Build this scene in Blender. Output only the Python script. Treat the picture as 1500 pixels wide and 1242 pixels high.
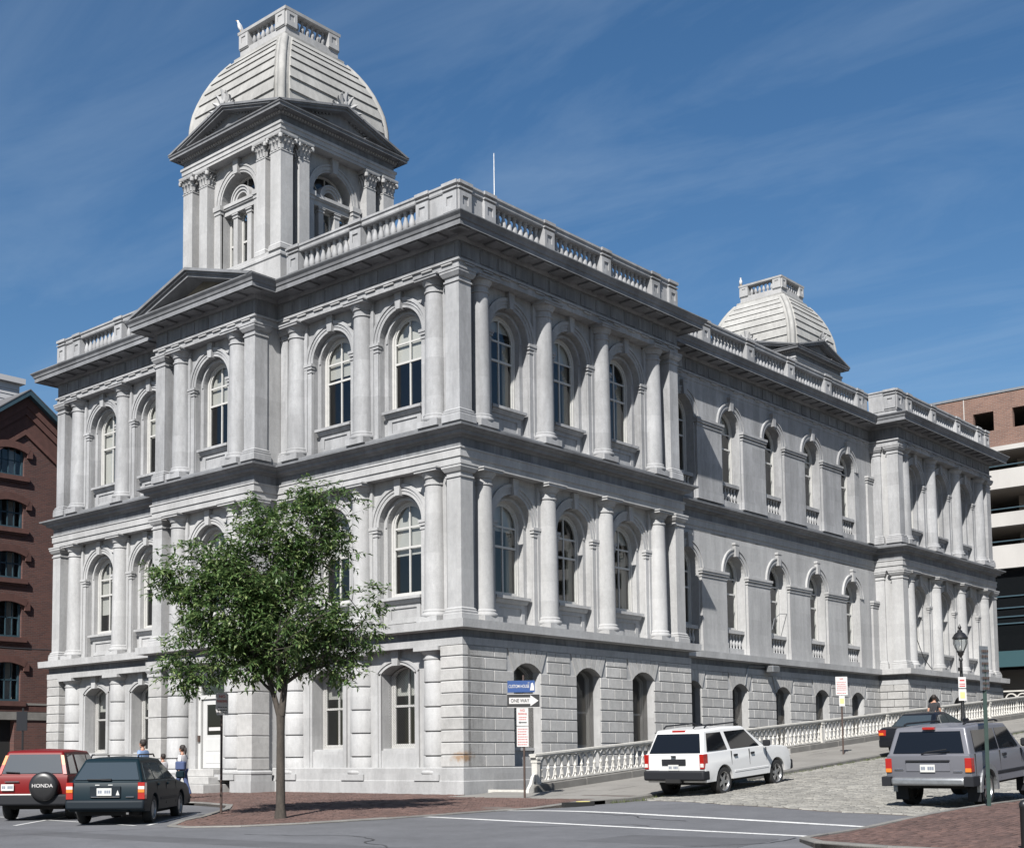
import bpy, bmesh, math, random
import numpy as np
from mathutils import Vector, Matrix
random.seed(7)
R_ = math.radians
sc = bpy.context.scene
for o in list(bpy.data.objects): bpy.data.objects.remove(o)
COL = sc.collection

# ------------------------------------------------------------------ camera
cd = bpy.data.cameras.new('camera'); cam = bpy.data.objects.new('camera', cd); COL.objects.link(cam)
YAW, PIT, ROL = -0.7466, 0.0800, -0.0072
d = Vector((math.sin(YAW)*math.cos(PIT), math.cos(YAW)*math.cos(PIT), math.sin(PIT)))
r = Vector((math.cos(YAW), -math.sin(YAW), 0)); u = r.cross(d)
r2 = r*math.cos(ROL) + u*math.sin(ROL); u2 = -r*math.sin(ROL) + u*math.cos(ROL)
m = Matrix.Identity(4)
for i in range(3):
    m[i][0] = r2[i]; m[i][1] = u2[i]; m[i][2] = -d[i]
m[0][3], m[1][3], m[2][3] = 25.968, -29.296, 1.002
cam.matrix_world = m
cd.sensor_fit = 'HORIZONTAL'; cd.sensor_width = 36.0; cd.lens = 1932.14/1500*36
cd.shift_x = (750-635.47)/1500; cd.shift_y = (958.37-621)/1500
cd.clip_start = 0.1; cd.clip_end = 6000
sc.camera = cam

# ------------------------------------------------------------------ sky, sun, exposure
SUN = Vector((0.42, -0.962, 1.0)).normalized()
EL = math.asin(SUN.z); AZ = math.atan2(SUN.x, SUN.y)
w = bpy.data.worlds.new('World'); sc.world = w; w.use_nodes = True
nt = w.node_tree; nt.nodes.clear()
def wn(t, **k):
    n = nt.nodes.new(t)
    for a, b in k.items(): setattr(n, a, b)
    return n
sky = wn('ShaderNodeTexSky', sky_type='NISHITA', sun_disc=False, sun_elevation=EL, sun_rotation=AZ,
         altitude=20, air_density=1.0, dust_density=0.7, ozone_density=1.5)
tc = wn('ShaderNodeTexCoord'); sep = wn('ShaderNodeSeparateXYZ'); nt.links.new(tc.outputs['Generated'], sep.inputs[0])
# flatten the view direction onto a high cloud sheet, so that the cirrus lies in perspective
zc = wn('ShaderNodeMath', operation='MAXIMUM'); zc.inputs[1].default_value = 0.06; nt.links.new(sep.outputs[2], zc.inputs[0])
dv = wn('ShaderNodeVectorMath', operation='DIVIDE'); nt.links.new(tc.outputs['Generated'], dv.inputs[0])
cb = wn('ShaderNodeCombineXYZ')
for i in range(3): nt.links.new(zc.outputs[0], cb.inputs[i])
nt.links.new(cb.outputs[0], dv.inputs[1])
mp = wn('ShaderNodeMapping'); mp.inputs['Scale'].default_value = (0.5, 1.25, 0.0); mp.inputs['Rotation'].default_value = (0, 0, R_(38))
nt.links.new(dv.outputs[0], mp.inputs[0])
n1 = wn('ShaderNodeTexNoise'); n1.inputs['Scale'].default_value = 1.3; n1.inputs['Detail'].default_value = 9
n1.inputs['Roughness'].default_value = 0.62; n1.inputs['Distortion'].default_value = 1.1
nt.links.new(mp.outputs[0], n1.inputs['Vector'])
mr = wn('ShaderNodeMapRange'); mr.inputs['From Min'].default_value = 0.45; mr.inputs['From Max'].default_value = 0.80
mr.inputs['To Min'].default_value = 0.0; mr.inputs['To Max'].default_value = 0.19; nt.links.new(n1.outputs['Fac'], mr.inputs['Value'])
hs = wn('ShaderNodeHueSaturation'); hs.inputs['Saturation'].default_value = 1.27; hs.inputs['Value'].default_value = 1.06
nt.links.new(sky.outputs[0], hs.inputs['Color'])
mx = wn('ShaderNodeMixRGB'); mx.inputs[2].default_value = (5.6, 6.9, 8.2, 1)
nt.links.new(mr.outputs[0], mx.inputs[0]); nt.links.new(hs.outputs[0], mx.inputs[1])
bg = wn('ShaderNodeBackground'); bg.inputs['Strength'].default_value = 0.05
nt.links.new(mx.outputs[0], bg.inputs['Color'])
wo = wn('ShaderNodeOutputWorld'); nt.links.new(bg.outputs[0], wo.inputs[0])

sl = bpy.data.lights.new('sun', 'SUN'); sl.energy = 5.0; sl.angle = R_(0.53); sl.color = (1.0, 0.97, 0.925)
so = bpy.data.objects.new('sun', sl); COL.objects.link(so)
so.rotation_euler = (-SUN).to_track_quat('-Z', 'Y').to_euler(); so.location = (30, -60, 60)

sc.view_settings.view_transform = 'Standard'; sc.view_settings.look = 'None'
sc.view_settings.exposure = 1.0; sc.view_settings.gamma = 1.0; sc.view_settings.use_curve_mapping = False
sc.render.engine = 'CYCLES'

# ------------------------------------------------------------------ mesh helpers
class MB:
    def __init__(s): s.v = []; s.f = []
    def add(s, vs, fs):
        b = len(s.v); s.v += [tuple(p) for p in vs]; s.f += [tuple(i+b for i in f) for f in fs]; return s
    def box(s, x0, x1, y0, y1, z0, z1, c=0):
        if c <= 0:
            return s.add([(x0,y0,z0),(x1,y0,z0),(x1,y1,z0),(x0,y1,z0),(x0,y0,z1),(x1,y0,z1),(x1,y1,z1),(x0,y1,z1)],
                  [(0,3,2,1),(4,5,6,7),(0,1,5,4),(1,2,6,5),(2,3,7,6),(3,0,4,7)])
        # box with all edges chamfered by c
        X = (x0,x1); Y = (y0,y1); Z = (z0,z1); sg = (1,-1); vs = []; idx = {}
        for i in (0,1):
            for j in (0,1):
                for k in (0,1):
                    for a in range(3):
                        p = [X[i]+sg[i]*c, Y[j]+sg[j]*c, Z[k]+sg[k]*c]
                        p[a] = (X[i],Y[j],Z[k])[a]
                        idx[i,j,k,a] = len(vs); vs.append(tuple(p))
        fs = []
        q = [(0,0),(1,0),(1,1),(0,1)]
        for s_ in (0,1):
            fs.append([idx[s_,a,b,0] for a,b in q]); fs.append([idx[a,s_,b,1] for a,b in q]); fs.append([idx[a,b,s_,2] for a,b in q])
        for a in (0,1):
            for b in (0,1):
                fs.append([idx[a,b,0,0],idx[a,b,0,1],idx[a,b,1,1],idx[a,b,1,0]])
                fs.append([idx[a,0,b,0],idx[a,0,b,2],idx[a,1,b,2],idx[a,1,b,0]])
                fs.append([idx[0,a,b,1],idx[0,a,b,2],idx[1,a,b,2],idx[1,a,b,1]])
        for i in (0,1):
            for j in (0,1):
                for k in (0,1): fs.append([idx[i,j,k,0],idx[i,j,k,1],idx[i,j,k,2]])
        return s.add(vs, fs)
    def prism(s, pts, w0, w1, plane='xz'):
        n = len(pts)
        def P(a, b, w): return (a, w, b) if plane == 'xz' else ((w, a, b) if plane == 'yz' else (a, b, w))
        vs = [P(a,b,w0) for a,b in pts] + [P(a,b,w1) for a,b in pts]
        fs = [tuple(range(n)), tuple(range(2*n-1, n-1, -1))] + [(i,(i+1)%n,n+(i+1)%n,n+i) for i in range(n)]
        return s.add(vs, fs)
    def lathe(s, prof, n=20, cx=0, cy=0, a0=0, a1=2*math.pi, axis='z', cz=0, cap=True):
        full = abs(a1-a0-2*math.pi) < 1e-6; k = n if full else n+1; vs = []
        for rr, z in prof:
            for i in range(k):
                a = a0+(a1-a0)*i/n
                p, q = rr*math.cos(a), rr*math.sin(a)
                vs.append((cx+p, cy+q, cz+z) if axis == 'z' else ((cx+p, cy+z, cz+q) if axis == 'y' else (cx+z, cy+p, cz+q)))
        fs = []
        for j in range(len(prof)-1):
            for i in range(n):
                i2 = (i+1) % k
                fs.append((j*k+i, j*k+i2, (j+1)*k+i2, (j+1)*k+i))
        if full and cap:
            if prof[0][0] > 1e-4: fs.append(tuple(range(k-1,-1,-1)))
            if prof[-1][0] > 1e-4: fs.append(tuple((len(prof)-1)*k+i for i in range(k)))
        return s.add(vs, fs)
    def tube(s, pts, rad, n=8, cap=True):
        pts = [Vector(p) for p in pts]; rad = rad if hasattr(rad,'__len__') else [rad]*len(pts); vs = []; up0 = None
        for i, p in enumerate(pts):
            t = (pts[min(i+1,len(pts)-1)]-pts[max(i-1,0)]).normalized()
            if up0 is None: up0 = Vector((0,0,1)) if abs(t.z) < .9 else Vector((1,0,0))
            a = t.cross(up0).normalized(); b = a.cross(t).normalized(); up0 = b
            for k in range(n):
                g = 2*math.pi*k/n; vs.append(p+(a*math.cos(g)+b*math.sin(g))*rad[i])
        fs = [(j*n+i, j*n+(i+1)%n, (j+1)*n+(i+1)%n, (j+1)*n+i) for j in range(len(pts)-1) for i in range(n)]
        if cap: fs += [tuple(range(n-1,-1,-1)), tuple((len(pts)-1)*n+i for i in range(n))]
        return s.add(vs, fs)
    def sweep(s, path, prof, closed=True):
        """prof: closed loop of (outward offset, z); path runs with the outside on its right-hand side"""
        n = len(path); k = len(prof); vs = []
        for i in range(n):
            p = Vector(path[i]); a = Vector(path[i-1]) if (closed or i > 0) else None; b = Vector(path[(i+1) % n]) if (closed or i < n-1) else None
            n1 = n2 = None
            if a is not None: t = (p-a).normalized(); n1 = Vector((t.y, -t.x))
            if b is not None: t = (b-p).normalized(); n2 = Vector((t.y, -t.x))
            if n1 is None: mm = n2
            elif n2 is None: mm = n1
            else:
                h = (n1+n2); mm = h/(h.dot(n1)) if h.length > 1e-6 else n1
            for o_, z in prof: vs.append((p.x+mm.x*o_, p.y+mm.y*o_, z))
        fs = []
        for i in range(n if closed else n-1):
            i2 = (i+1) % n
            for j in range(k):
                j2 = (j+1) % k; fs.append((i*k+j, i2*k+j, i2*k+j2, i*k+j2))
        if not closed: fs += [tuple(range(k)), tuple((n-1)*k+j for j in range(k-1,-1,-1))]
        return s.add(vs, fs)
    def arch(s, r0, r1, w0, w1, zc, n=16, uc=0, a0=0, a1=math.pi):
        vs = []
        for i in range(n+1):
            a = a0+(a1-a0)*i/n; c_, s_ = math.cos(a), math.sin(a)
            vs += [(uc+r0*c_, w0, zc+r0*s_), (uc+r1*c_, w0, zc+r1*s_), (uc+r1*c_, w1, zc+r1*s_), (uc+r0*c_, w1, zc+r0*s_)]
        fs = [(i*4+j, i*4+(j+1)%4, i*4+4+(j+1)%4, i*4+4+j) for i in range(n) for j in range(4)]
        fs += [(0,1,2,3), (n*4+3,n*4+2,n*4+1,n*4)]
        return s.add(vs, fs)
    def xf(s, M):
        s.v = [tuple(M @ Vector(p)) for p in s.v]; return s
    def mesh(s, name, smooth=0, norm=True):
        me = bpy.data.meshes.new(name); me.from_pydata(s.v, [], s.f)
        if norm:
            bm = bmesh.new(); bm.from_mesh(me); bmesh.ops.recalc_face_normals(bm, faces=bm.faces); bm.to_mesh(me); bm.free()
        if smooth:
            me.shade_smooth(); me.set_sharp_from_angle(angle=R_(smooth))
        me.update(); return me

def ob(name, mb, mat, parent=None, loc=(0,0,0), rz=0.0, smooth=0, kind=None, scale=None, norm=True):
    me = mb.mesh(name, smooth, norm) if isinstance(mb, MB) else mb
    o = bpy.data.objects.new(name, me); COL.objects.link(o)
    if mat is not None and not me.materials: me.materials.append(mat)
    o.location = loc; o.rotation_euler = (0,0,rz)
    if scale: o.scale = scale
    if parent: o.parent = parent
    if kind: o['kind'] = kind
    return o
def empty(name, loc=(0,0,0), rz=0.0):
    o = bpy.data.objects.new(name, None); COL.objects.link(o); o.location = loc; o.rotation_euler = (0,0,rz); o.empty_display_size = .3
    return o
def tag(o, label, cat, group=None):
    o['label'] = label; o['category'] = cat
    if group: o['group'] = group
    return o
def tree_copy(o, parent=None):
    c = o.copy(); COL.objects.link(c); c.parent = parent
    for ch in list(o.children): tree_copy(ch, c)
    return c
def text_mesh(s, size, ext=0.003, align='CENTER', squeeze=1.0):
    cu = bpy.data.curves.new('lettering', 'FONT'); cu.body = s; cu.size = size; cu.extrude = ext
    cu.align_x = align; cu.align_y = 'CENTER'; cu.resolution_u = 3; cu.offset = size*0.006
    o = bpy.data.objects.new('lettering', cu); COL.objects.link(o)
    bpy.context.view_layer.update()
    me = bpy.data.meshes.new_from_object(o.evaluated_get(bpy.context.evaluated_depsgraph_get()))
    bpy.data.objects.remove(o)
    for v in me.vertices: v.co = Vector((v.co.x*squeeze, -v.co.z, v.co.y))   # stand upright, facing -y
    return me
def smoothstep(a, b, x):
    t = min(1, max(0, (x-a)/(b-a))); return t*t*(3-2*t)

# ------------------------------------------------------------------ materials
def mat(name, col, rough=.7, metal=0.0, spec=.5, noise=None, bump=None, island=0.0, objrand=0.0, coat=0.0, streak=0.0, emis=None, blockvar=0.0):
    col = tuple(c_*.87 for c_ in col)
    m = bpy.data.materials.new(name); m.use_nodes = True; t = m.node_tree; b = t.nodes['Principled BSDF']
    b.inputs['Roughness'].default_value = rough; b.inputs['Metallic'].default_value = metal
    b.inputs['Specular IOR Level'].default_value = spec; b.inputs['Coat Weight'].default_value = coat; b.inputs['Coat Roughness'].default_value = .04
    c = (*col, 1); b.inputs['Base Color'].default_value = c
    def N(ty, **k):
        n = t.nodes.new(ty)
        for a, v in k.items(): setattr(n, a, v)
        return n
    cur = None
    geo = N('ShaderNodeNewGeometry')
    def mul(fac_out, lo, hi):
        nonlocal cur
        mrn = N('ShaderNodeMapRange'); t.links.new(fac_out, mrn.inputs['Value'])
        mrn.inputs['To Min'].default_value = lo; mrn.inputs['To Max'].default_value = hi
        vm = N('ShaderNodeVectorMath', operation='SCALE')
        if cur is None: vm.inputs[0].default_value = col
        else: t.links.new(cur, vm.inputs[0])
        t.links.new(mrn.outputs[0], vm.inputs['Scale']); cur = vm.outputs[0]; return mrn
    for (sc_, lo, hi, st) in (noise or []):
        mpn = N('ShaderNodeMapping'); t.links.new(geo.outputs['Position'], mpn.inputs[0]); mpn.inputs['Scale'].default_value = (1,1,st)
        nz = N('ShaderNodeTexNoise'); nz.inputs['Scale'].default_value = sc_; nz.inputs['Detail'].default_value = 6; nz.inputs['Roughness'].default_value = .6
        t.links.new(mpn.outputs[0], nz.inputs['Vector'])
        q = mul(nz.outputs['Fac'], lo, hi); q.inputs['From Min'].default_value = .3; q.inputs['From Max'].default_value = .7
    if blockvar:
        sx = N('ShaderNodeSeparateXYZ'); t.links.new(geo.outputs['Position'], sx.inputs[0])
        def mth(op, a, b_=None):
            n = N('ShaderNodeMath', operation=op)
            for i_, v in enumerate((a, b_)):
                if v is None: continue
                if isinstance(v, (int, float)): n.inputs[i_].default_value = v
                else: t.links.new(v, n.inputs[i_])
            return n.outputs[0]
        row = mth('FLOOR', mth('DIVIDE', sx.outputs[2], .61))
        col_ = mth('FLOOR', mth('ADD', mth('DIVIDE', mth('ADD', sx.outputs[0], sx.outputs[1]), 1.37), mth('MULTIPLY', row, .47)))
        cbx = N('ShaderNodeCombineXYZ'); t.links.new(row, cbx.inputs[0]); t.links.new(col_, cbx.inputs[1])
        wnz = N('ShaderNodeTexWhiteNoise'); wnz.noise_dimensions = '2D'; t.links.new(cbx.outputs[0], wnz.inputs['Vector']); mul(wnz.outputs['Value'], 1-blockvar, 1+blockvar)
    if island: mul(geo.outputs['Random Per Island'], 1-island, 1+island)
    if objrand:
        oi = N('ShaderNodeObjectInfo'); mul(oi.outputs['Random'], 1-objrand, 1+objrand)
    if cur is not None: t.links.new(cur, b.inputs['Base Color'])
    if bump:
        nz = N('ShaderNodeTexNoise'); nz.inputs['Scale'].default_value = bump[0]; nz.inputs['Detail'].default_value = 5
        t.links.new(geo.outputs['Position'], nz.inputs['Vector'])
        bn = N('ShaderNodeBump'); bn.inputs['Strength'].default_value = bump[1]; bn.inputs['Distance'].default_value = bump[2]
        t.links.new(nz.outputs['Fac'], bn.inputs['Height']); t.links.new(bn.outputs[0], b.inputs['Normal'])
    if emis:
        b.inputs['Emission Color'].default_value = (*emis[0],1); b.inputs['Emission Strength'].default_value = emis[1]
    return m
def glass_mat(name, tint, refl, rough=.02):
    m = bpy.data.materials.new(name); m.use_nodes = True; m.use_transparent_shadow = True; t = m.node_tree; t.nodes.clear()
    tr = t.nodes.new('ShaderNodeBsdfTransparent'); tr.inputs[0].default_value = (*tint, 1)
    gl = t.nodes.new('ShaderNodeBsdfGlossy'); gl.inputs['Roughness'].default_value = rough; gl.inputs['Color'].default_value = (.95,.97,1,1)
    fc = t.nodes.new('ShaderNodeLayerWeight'); fc.inputs['Blend'].default_value = .5
    pw = t.nodes.new('ShaderNodeMath'); pw.operation = 'POWER'; pw.inputs[1].default_value = 3.5; t.links.new(fc.outputs['Facing'], pw.inputs[0])
    lw = t.nodes.new('ShaderNodeMath'); lw.operation = 'MULTIPLY_ADD'; lw.inputs[1].default_value = .5; lw.inputs[2].default_value = ((refl-1)/(refl+1))**2*1.8; t.links.new(pw.outputs[0], lw.inputs[0])
    mx = t.nodes.new('ShaderNodeMixShader'); out = t.nodes.new('ShaderNodeOutputMaterial')
    t.links.new(lw.outputs[0], mx.inputs[0]); t.links.new(tr.outputs[0], mx.inputs[1]); t.links.new(gl.outputs[0], mx.inputs[2]); t.links.new(mx.outputs[0], out.inputs[0])
    return m
def brick_mat(name, c1, c2, mortar, scale=1.0, along='x'):
    m = bpy.data.materials.new(name); m.use_nodes = True; t = m.node_tree; b = t.nodes['Principled BSDF']; b.inputs['Roughness'].default_value = .9
    g = t.nodes.new('ShaderNodeNewGeometry'); s = t.nodes.new('ShaderNodeSeparateXYZ'); t.links.new(g.outputs['Position'], s.inputs[0])
    c = t.nodes.new('ShaderNodeCombineXYZ'); t.links.new(s.outputs[0 if along == 'x' else 1], c.inputs[0]); t.links.new(s.outputs[2], c.inputs[1])
    br = t.nodes.new('ShaderNodeTexBrick'); t.links.new(c.outputs[0], br.inputs['Vector'])
    br.inputs['Scale'].default_value = 1.0; br.inputs['Brick Width'].default_value = .215*scale; br.inputs['Row Height'].default_value = .072*scale
    br.inputs['Mortar Size'].default_value = .009; br.inputs['Bias'].default_value = -.1
    br.inputs['Color1'].default_value = (*c1,1); br.inputs['Color2'].default_value = (*c2,1); br.inputs['Mortar'].default_value = (*mortar,1)
    nz = t.nodes.new('ShaderNodeTexNoise'); nz.inputs['Scale'].default_value = .5; nz.inputs['Detail'].default_value = 7; t.links.new(g.outputs['Position'], nz.inputs['Vector'])
    mr_ = t.nodes.new('ShaderNodeMapRange'); t.links.new(nz.outputs[0], mr_.inputs[0]); mr_.inputs['To Min'].default_value = .7; mr_.inputs['To Max'].default_value = 1.3
    vm = t.nodes.new('ShaderNodeVectorMath'); vm.operation = 'SCALE'; t.links.new(br.outputs['Color'], vm.inputs[0]); t.links.new(mr_.outputs[0], vm.inputs['Scale'])
    t.links.new(vm.outputs[0], b.inputs['Base Color'])
    bn = t.nodes.new('ShaderNodeBump'); bn.inputs['Strength'].default_value = .5; bn.inputs['Distance'].default_value = .01; bn.invert = True
    t.links.new(br.outputs['Fac'], bn.inputs['Height']); t.links.new(bn.outputs[0], b.inputs['Normal'])
    return m
M = {}
M['stone'] = mat('granite', (.333,.333,.333), .82, noise=[(.35,.88,1.09,.5),(2.4,.85,1.09,.14),(9,.92,1.07,.6),(70,.80,1.18,1)], bump=(90,.25,.004), objrand=.045, blockvar=.06)
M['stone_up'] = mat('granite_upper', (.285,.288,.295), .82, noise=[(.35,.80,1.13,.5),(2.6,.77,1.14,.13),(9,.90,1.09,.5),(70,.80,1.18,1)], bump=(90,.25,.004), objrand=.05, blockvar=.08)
M['stone_block'] = mat('granite_block', (.342,.337,.328), .85, noise=[(.6,.86,1.12,1),(7,.88,1.1,.7),(70,.80,1.2,1)], bump=(70,.35,.006), objrand=.09, island=.06)
def rust_stain(m, centre, size):
    t = m.node_tree; b = t.nodes['Principled BSDF']; src = b.inputs['Base Color'].links[0].from_socket
    g = t.nodes.new('ShaderNodeNewGeometry'); mp = t.nodes.new('ShaderNodeMapping'); mp.vector_type = 'TEXTURE'; mp.inputs['Location'].default_value = centre; mp.inputs['Scale'].default_value = size
    t.links.new(g.outputs['Position'], mp.inputs[0]); ln = t.nodes.new('ShaderNodeVectorMath'); ln.operation = 'LENGTH'; t.links.new(mp.outputs[0], ln.inputs[0])
    nz = t.nodes.new('ShaderNodeTexNoise'); nz.inputs['Scale'].default_value = 7; nz.inputs['Detail'].default_value = 6; t.links.new(g.outputs['Position'], nz.inputs['Vector'])
    ad = t.nodes.new('ShaderNodeMath'); ad.operation = 'MULTIPLY_ADD'; t.links.new(nz.outputs[0], ad.inputs[0]); ad.inputs[1].default_value = 1.6; t.links.new(ln.outputs['Value'], ad.inputs[2])
    r_ = t.nodes.new('ShaderNodeMapRange'); t.links.new(ad.outputs[0], r_.inputs[0]); r_.inputs['From Min'].default_value = 1.05; r_.inputs['From Max'].default_value = 1.75; r_.inputs['To Min'].default_value = .8; r_.inputs['To Max'].default_value = 0
    mx_ = t.nodes.new('ShaderNodeMixRGB'); t.links.new(r_.outputs[0], mx_.inputs[0]); t.links.new(src, mx_.inputs[1]); mx_.inputs[2].default_value = (.20,.10,.025,1); t.links.new(mx_.outputs[0], b.inputs['Base Color'])
rust_stain(M['stone_block'], (.10,-.10,1.10), (.50,.50,.20))
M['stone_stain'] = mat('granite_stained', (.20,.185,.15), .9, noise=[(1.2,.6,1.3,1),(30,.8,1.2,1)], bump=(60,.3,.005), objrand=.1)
M['cornice'] = mat('granite_cornice', (.165,.17,.18), .85, noise=[(.5,.68,1.25,.5),(4,.82,1.12,.3),(60,.88,1.12,1)], bump=(80,.3,.004), blockvar=.10)  # weathered stone, darkened further: soffit shade is put into its colour
M['frieze'] = mat('granite_frieze', (.155,.16,.17), .85, noise=[(.8,.65,1.2,.6),(6,.7,1.25,.15),(60,.88,1.12,1)], bump=(80,.3,.004), objrand=.10)  # streaked, stained stone; shade below the cornices also put into its base colour
M['dome'] = mat('dome_stone', (.29,.287,.275), .8, noise=[(.9,.80,1.15,.6),(6,.85,1.1,.3),(50,.85,1.15,1)], bump=(60,.2,.004), objrand=.04)
M['frame'] = mat('window_paint', (.43,.425,.41), .5, noise=[(6,.9,1.05,1)])
M['glass'] = glass_mat('window_glass', (.84,.86,.85), 1.45)
M['blind'] = mat('blind', (.40,.39,.37), .9, noise=[(3,.92,1.05,.3)], objrand=.12)
M['curtain'] = mat('curtain', (.30,.27,.22), .9, objrand=.2)
M['inside'] = mat('plaster', (.30,.28,.25), .9)
M['screen'] = mat('screen_wire', (.075,.068,.058), .7, .1)
M['screen_dark'] = mat('screen_iron', (.035,.033,.03), .7)
M['door'] = mat('door_paint', (.46,.46,.45), .45, noise=[(4,.94,1.04,.5)])
M['iron_white'] = mat('iron_paint', (.50,.485,.45), .6, noise=[(5,.82,1.06,1),(40,.85,1.1,1)], objrand=.05)
M['black'] = mat('black_paint', (.012,.012,.013), .4)
M['green_post'] = mat('green_paint', (.012,.032,.026), .5, noise=[(8,.8,1.2,1)])
M['rust_post'] = mat('brown_post', (.055,.035,.028), .7, noise=[(8,.7,1.3,1)])
M['sign_white'] = mat('sign_white', (.50,.485,.475), .5, noise=[(6,.92,1.05,1)])
M['sign_black'] = mat('sign_black', (.02,.02,.02), .5)
M['sign_blue'] = mat('sign_blue', (.010,.048,.17), .5)
M['sign_red'] = mat('sign_red', (.42,.05,.05), .5)
M['sign_yellow'] = mat('sign_yellow', (.70,.60,.20), .5)
M['gold'] = mat('gilding', (.45,.36,.20), .5)
M['metal'] = mat('galvanised', (.30,.31,.32), .45, .7, noise=[(9,.8,1.1,1)])
M['asphalt'] = mat('asphalt', (.095,.097,.105), .9, noise=[(.16,.78,1.2,1),(.9,.86,1.12,1),(5,.9,1.08,1),(85,.66,1.36,1)], bump=(120,.5,.006))
M['earth'] = mat('dirt', (.12,.11,.10), .95, noise=[(.3,.8,1.2,1),(20,.8,1.2,1)])
M['concrete'] = mat('concrete_walk', (.185,.177,.163), .9, noise=[(.7,.85,1.12,1),(30,.88,1.1,1)], bump=(60,.3,.004), objrand=.05)
M['kerb'] = mat('granite_kerb', (.15,.144,.133), .85, noise=[(2,.8,1.15,1),(50,.8,1.2,1)], bump=(40,.6,.01), objrand=.10)
M['bed'] = mat('sand_bed', (.10,.085,.075), .95, noise=[(3,.8,1.2,1)])
M['paver'] = mat('brick_paver', (.088,.051,.042), .88, noise=[(.35,.78,1.22,1),(2.5,.86,1.14,1),(40,.85,1.15,1)], island=.28, bump=(60,.4,.004))
M['cobble'] = mat('cobble', (.178,.172,.156), .85, noise=[(.3,.82,1.15,1),(2,.88,1.12,1),(30,.85,1.15,1)], island=.24, bump=(30,.5,.008))
M['weeds'] = mat('weeds', (.07,.085,.03), .9, island=.3)
M['paint_line'] = mat('road_paint', (.60,.60,.59), .8, noise=[(3,.86,1.05,1),(40,.78,1.08,1)])
def worn(m, under):
    t = m.node_tree; b = t.nodes['Principled BSDF']; src = b.inputs['Base Color'].links[0].from_socket; g = t.nodes.new('ShaderNodeNewGeometry')
    nz = t.nodes.new('ShaderNodeTexNoise'); nz.inputs['Scale'].default_value = 14; nz.inputs['Detail'].default_value = 8; nz.inputs['Roughness'].default_value = .75; t.links.new(g.outputs['Position'], nz.inputs['Vector'])
    r_ = t.nodes.new('ShaderNodeMapRange'); t.links.new(nz.outputs[0], r_.inputs[0]); r_.inputs['From Min'].default_value = .52; r_.inputs['From Max'].default_value = .66; r_.inputs['To Max'].default_value = .75
    mx_ = t.nodes.new('ShaderNodeMixRGB'); t.links.new(r_.outputs[0], mx_.inputs[0]); t.links.new(src, mx_.inputs[1]); mx_.inputs[2].default_value = (*under,1); t.links.new(mx_.outputs[0], b.inputs['Base Color'])
worn(M['paint_line'], (.08,.08,.085))
M['brick_left'] = brick_mat('old_brick', (.085,.034,.026), (.052,.023,.020), (.075,.055,.05), 1.25, 'y')
M['brick_dark'] = mat('brick_trim', (.078,.034,.027), .9, noise=[(4,.8,1.2,1)], objrand=.15, island=.12)
M['brick_garage'] = brick_mat('garage_brick', (.155,.088,.066), (.115,.066,.052), (.18,.15,.13), 1.6, 'x')
M['garage_conc'] = mat('garage_concrete', (.42,.405,.385), .85, noise=[(.5,.86,1.06,.3),(20,.92,1.05,1)], objrand=.03)
M['garage_in'] = mat('garage_inner', (.22,.20,.18), .9)
M['teal_panel'] = mat('teal_panel', (.035,.075,.085), .35)
M['teal_trim'] = mat('teal_trim', (.030,.060,.078), .5, noise=[(5,.8,1.2,1)])
M['dark_glass'] = mat('dark_glass', (.006,.007,.008), .04, 0, .5)
M['clapboard'] = mat('clapboard', (.40,.40,.41), .7)
M['roof_slate'] = mat('roof_felt', (.09,.09,.095), .9)
M['bark'] = mat('bark', (.048,.040,.033), .95, noise=[(6,.7,1.25,.3),(30,.75,1.25,.4)], bump=(35,.8,.012))
M['tyre'] = mat('rubber', (.016,.016,.016), .85)
M['alloy'] = mat('alloy', (.42,.42,.42), .3, .85)
M['steel_wheel'] = mat('wheel_cover', (.30,.31,.32), .4, .6)
M['plastic'] = mat('grey_plastic', (.016,.017,.020), .65, 0, .2)
M['under'] = mat('underbody', (.01,.01,.01), .9)
M['car_glass'] = mat('car_glass_dark', (.006,.007,.009), .03, 0, .5)
M['car_glass_clear'] = mat('car_glass_light', (.035,.045,.05), .03, 0, .9)
M['car_glass_clear'].node_tree.nodes['Principled BSDF'].inputs['IOR'].default_value = 1.75
M['seat'] = mat('car_seat', (.06,.06,.065), .9)
M['lamp_red'] = mat('tail_red', (.30,.012,.008), .15, 0, .6, coat=.6)
M['lamp_amber'] = mat('tail_amber', (.55,.17,.02), .15, 0, .6, coat=.6)
M['lamp_clear'] = mat('tail_clear', (.55,.53,.5), .15, 0, .6, coat=.6)
M['chrome'] = mat('chrome', (.6,.6,.6), .12, 1.0)
M['plate'] = mat('plate', (.50,.50,.48), .5)
def paint(n, c, met=.0, r=.3, coat=.9, spec=.5): return mat(n, c, r, met, spec, coat=coat)
M['p_white'] = paint('paint_white', (.56,.56,.555), 0, .4, .4)
M['p_silver'] = paint('paint_silver', (.135,.137,.155), .2, .45, .15)
M['p_teal'] = paint('paint_teal', (.003,.012,.018), .0, .5, .0, .15)
M['p_red'] = paint('paint_red', (.13,.005,.006), .0, .45, .0, .2)
M['p_black'] = paint('paint_black', (.005,.006,.009), .0, .35, .1, .4)
M['bumper_blue'] = mat('bumper_teal', (.008,.013,.018), .6, 0, .2)
M['skin'] = mat('skin', (.36,.19,.13), .6)
M['hair'] = mat('hair', (.014,.009,.007), .7)
M['cloth_blue'] = mat('cloth_blue', (.16,.24,.40), .9)
M['cloth_white'] = mat('cloth_white', (.52,.51,.52), .9)
M['denim'] = mat('denim', (.045,.065,.14), .9)
M['cloth_dark'] = mat('cloth_dark', (.022,.022,.026), .9)
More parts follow.
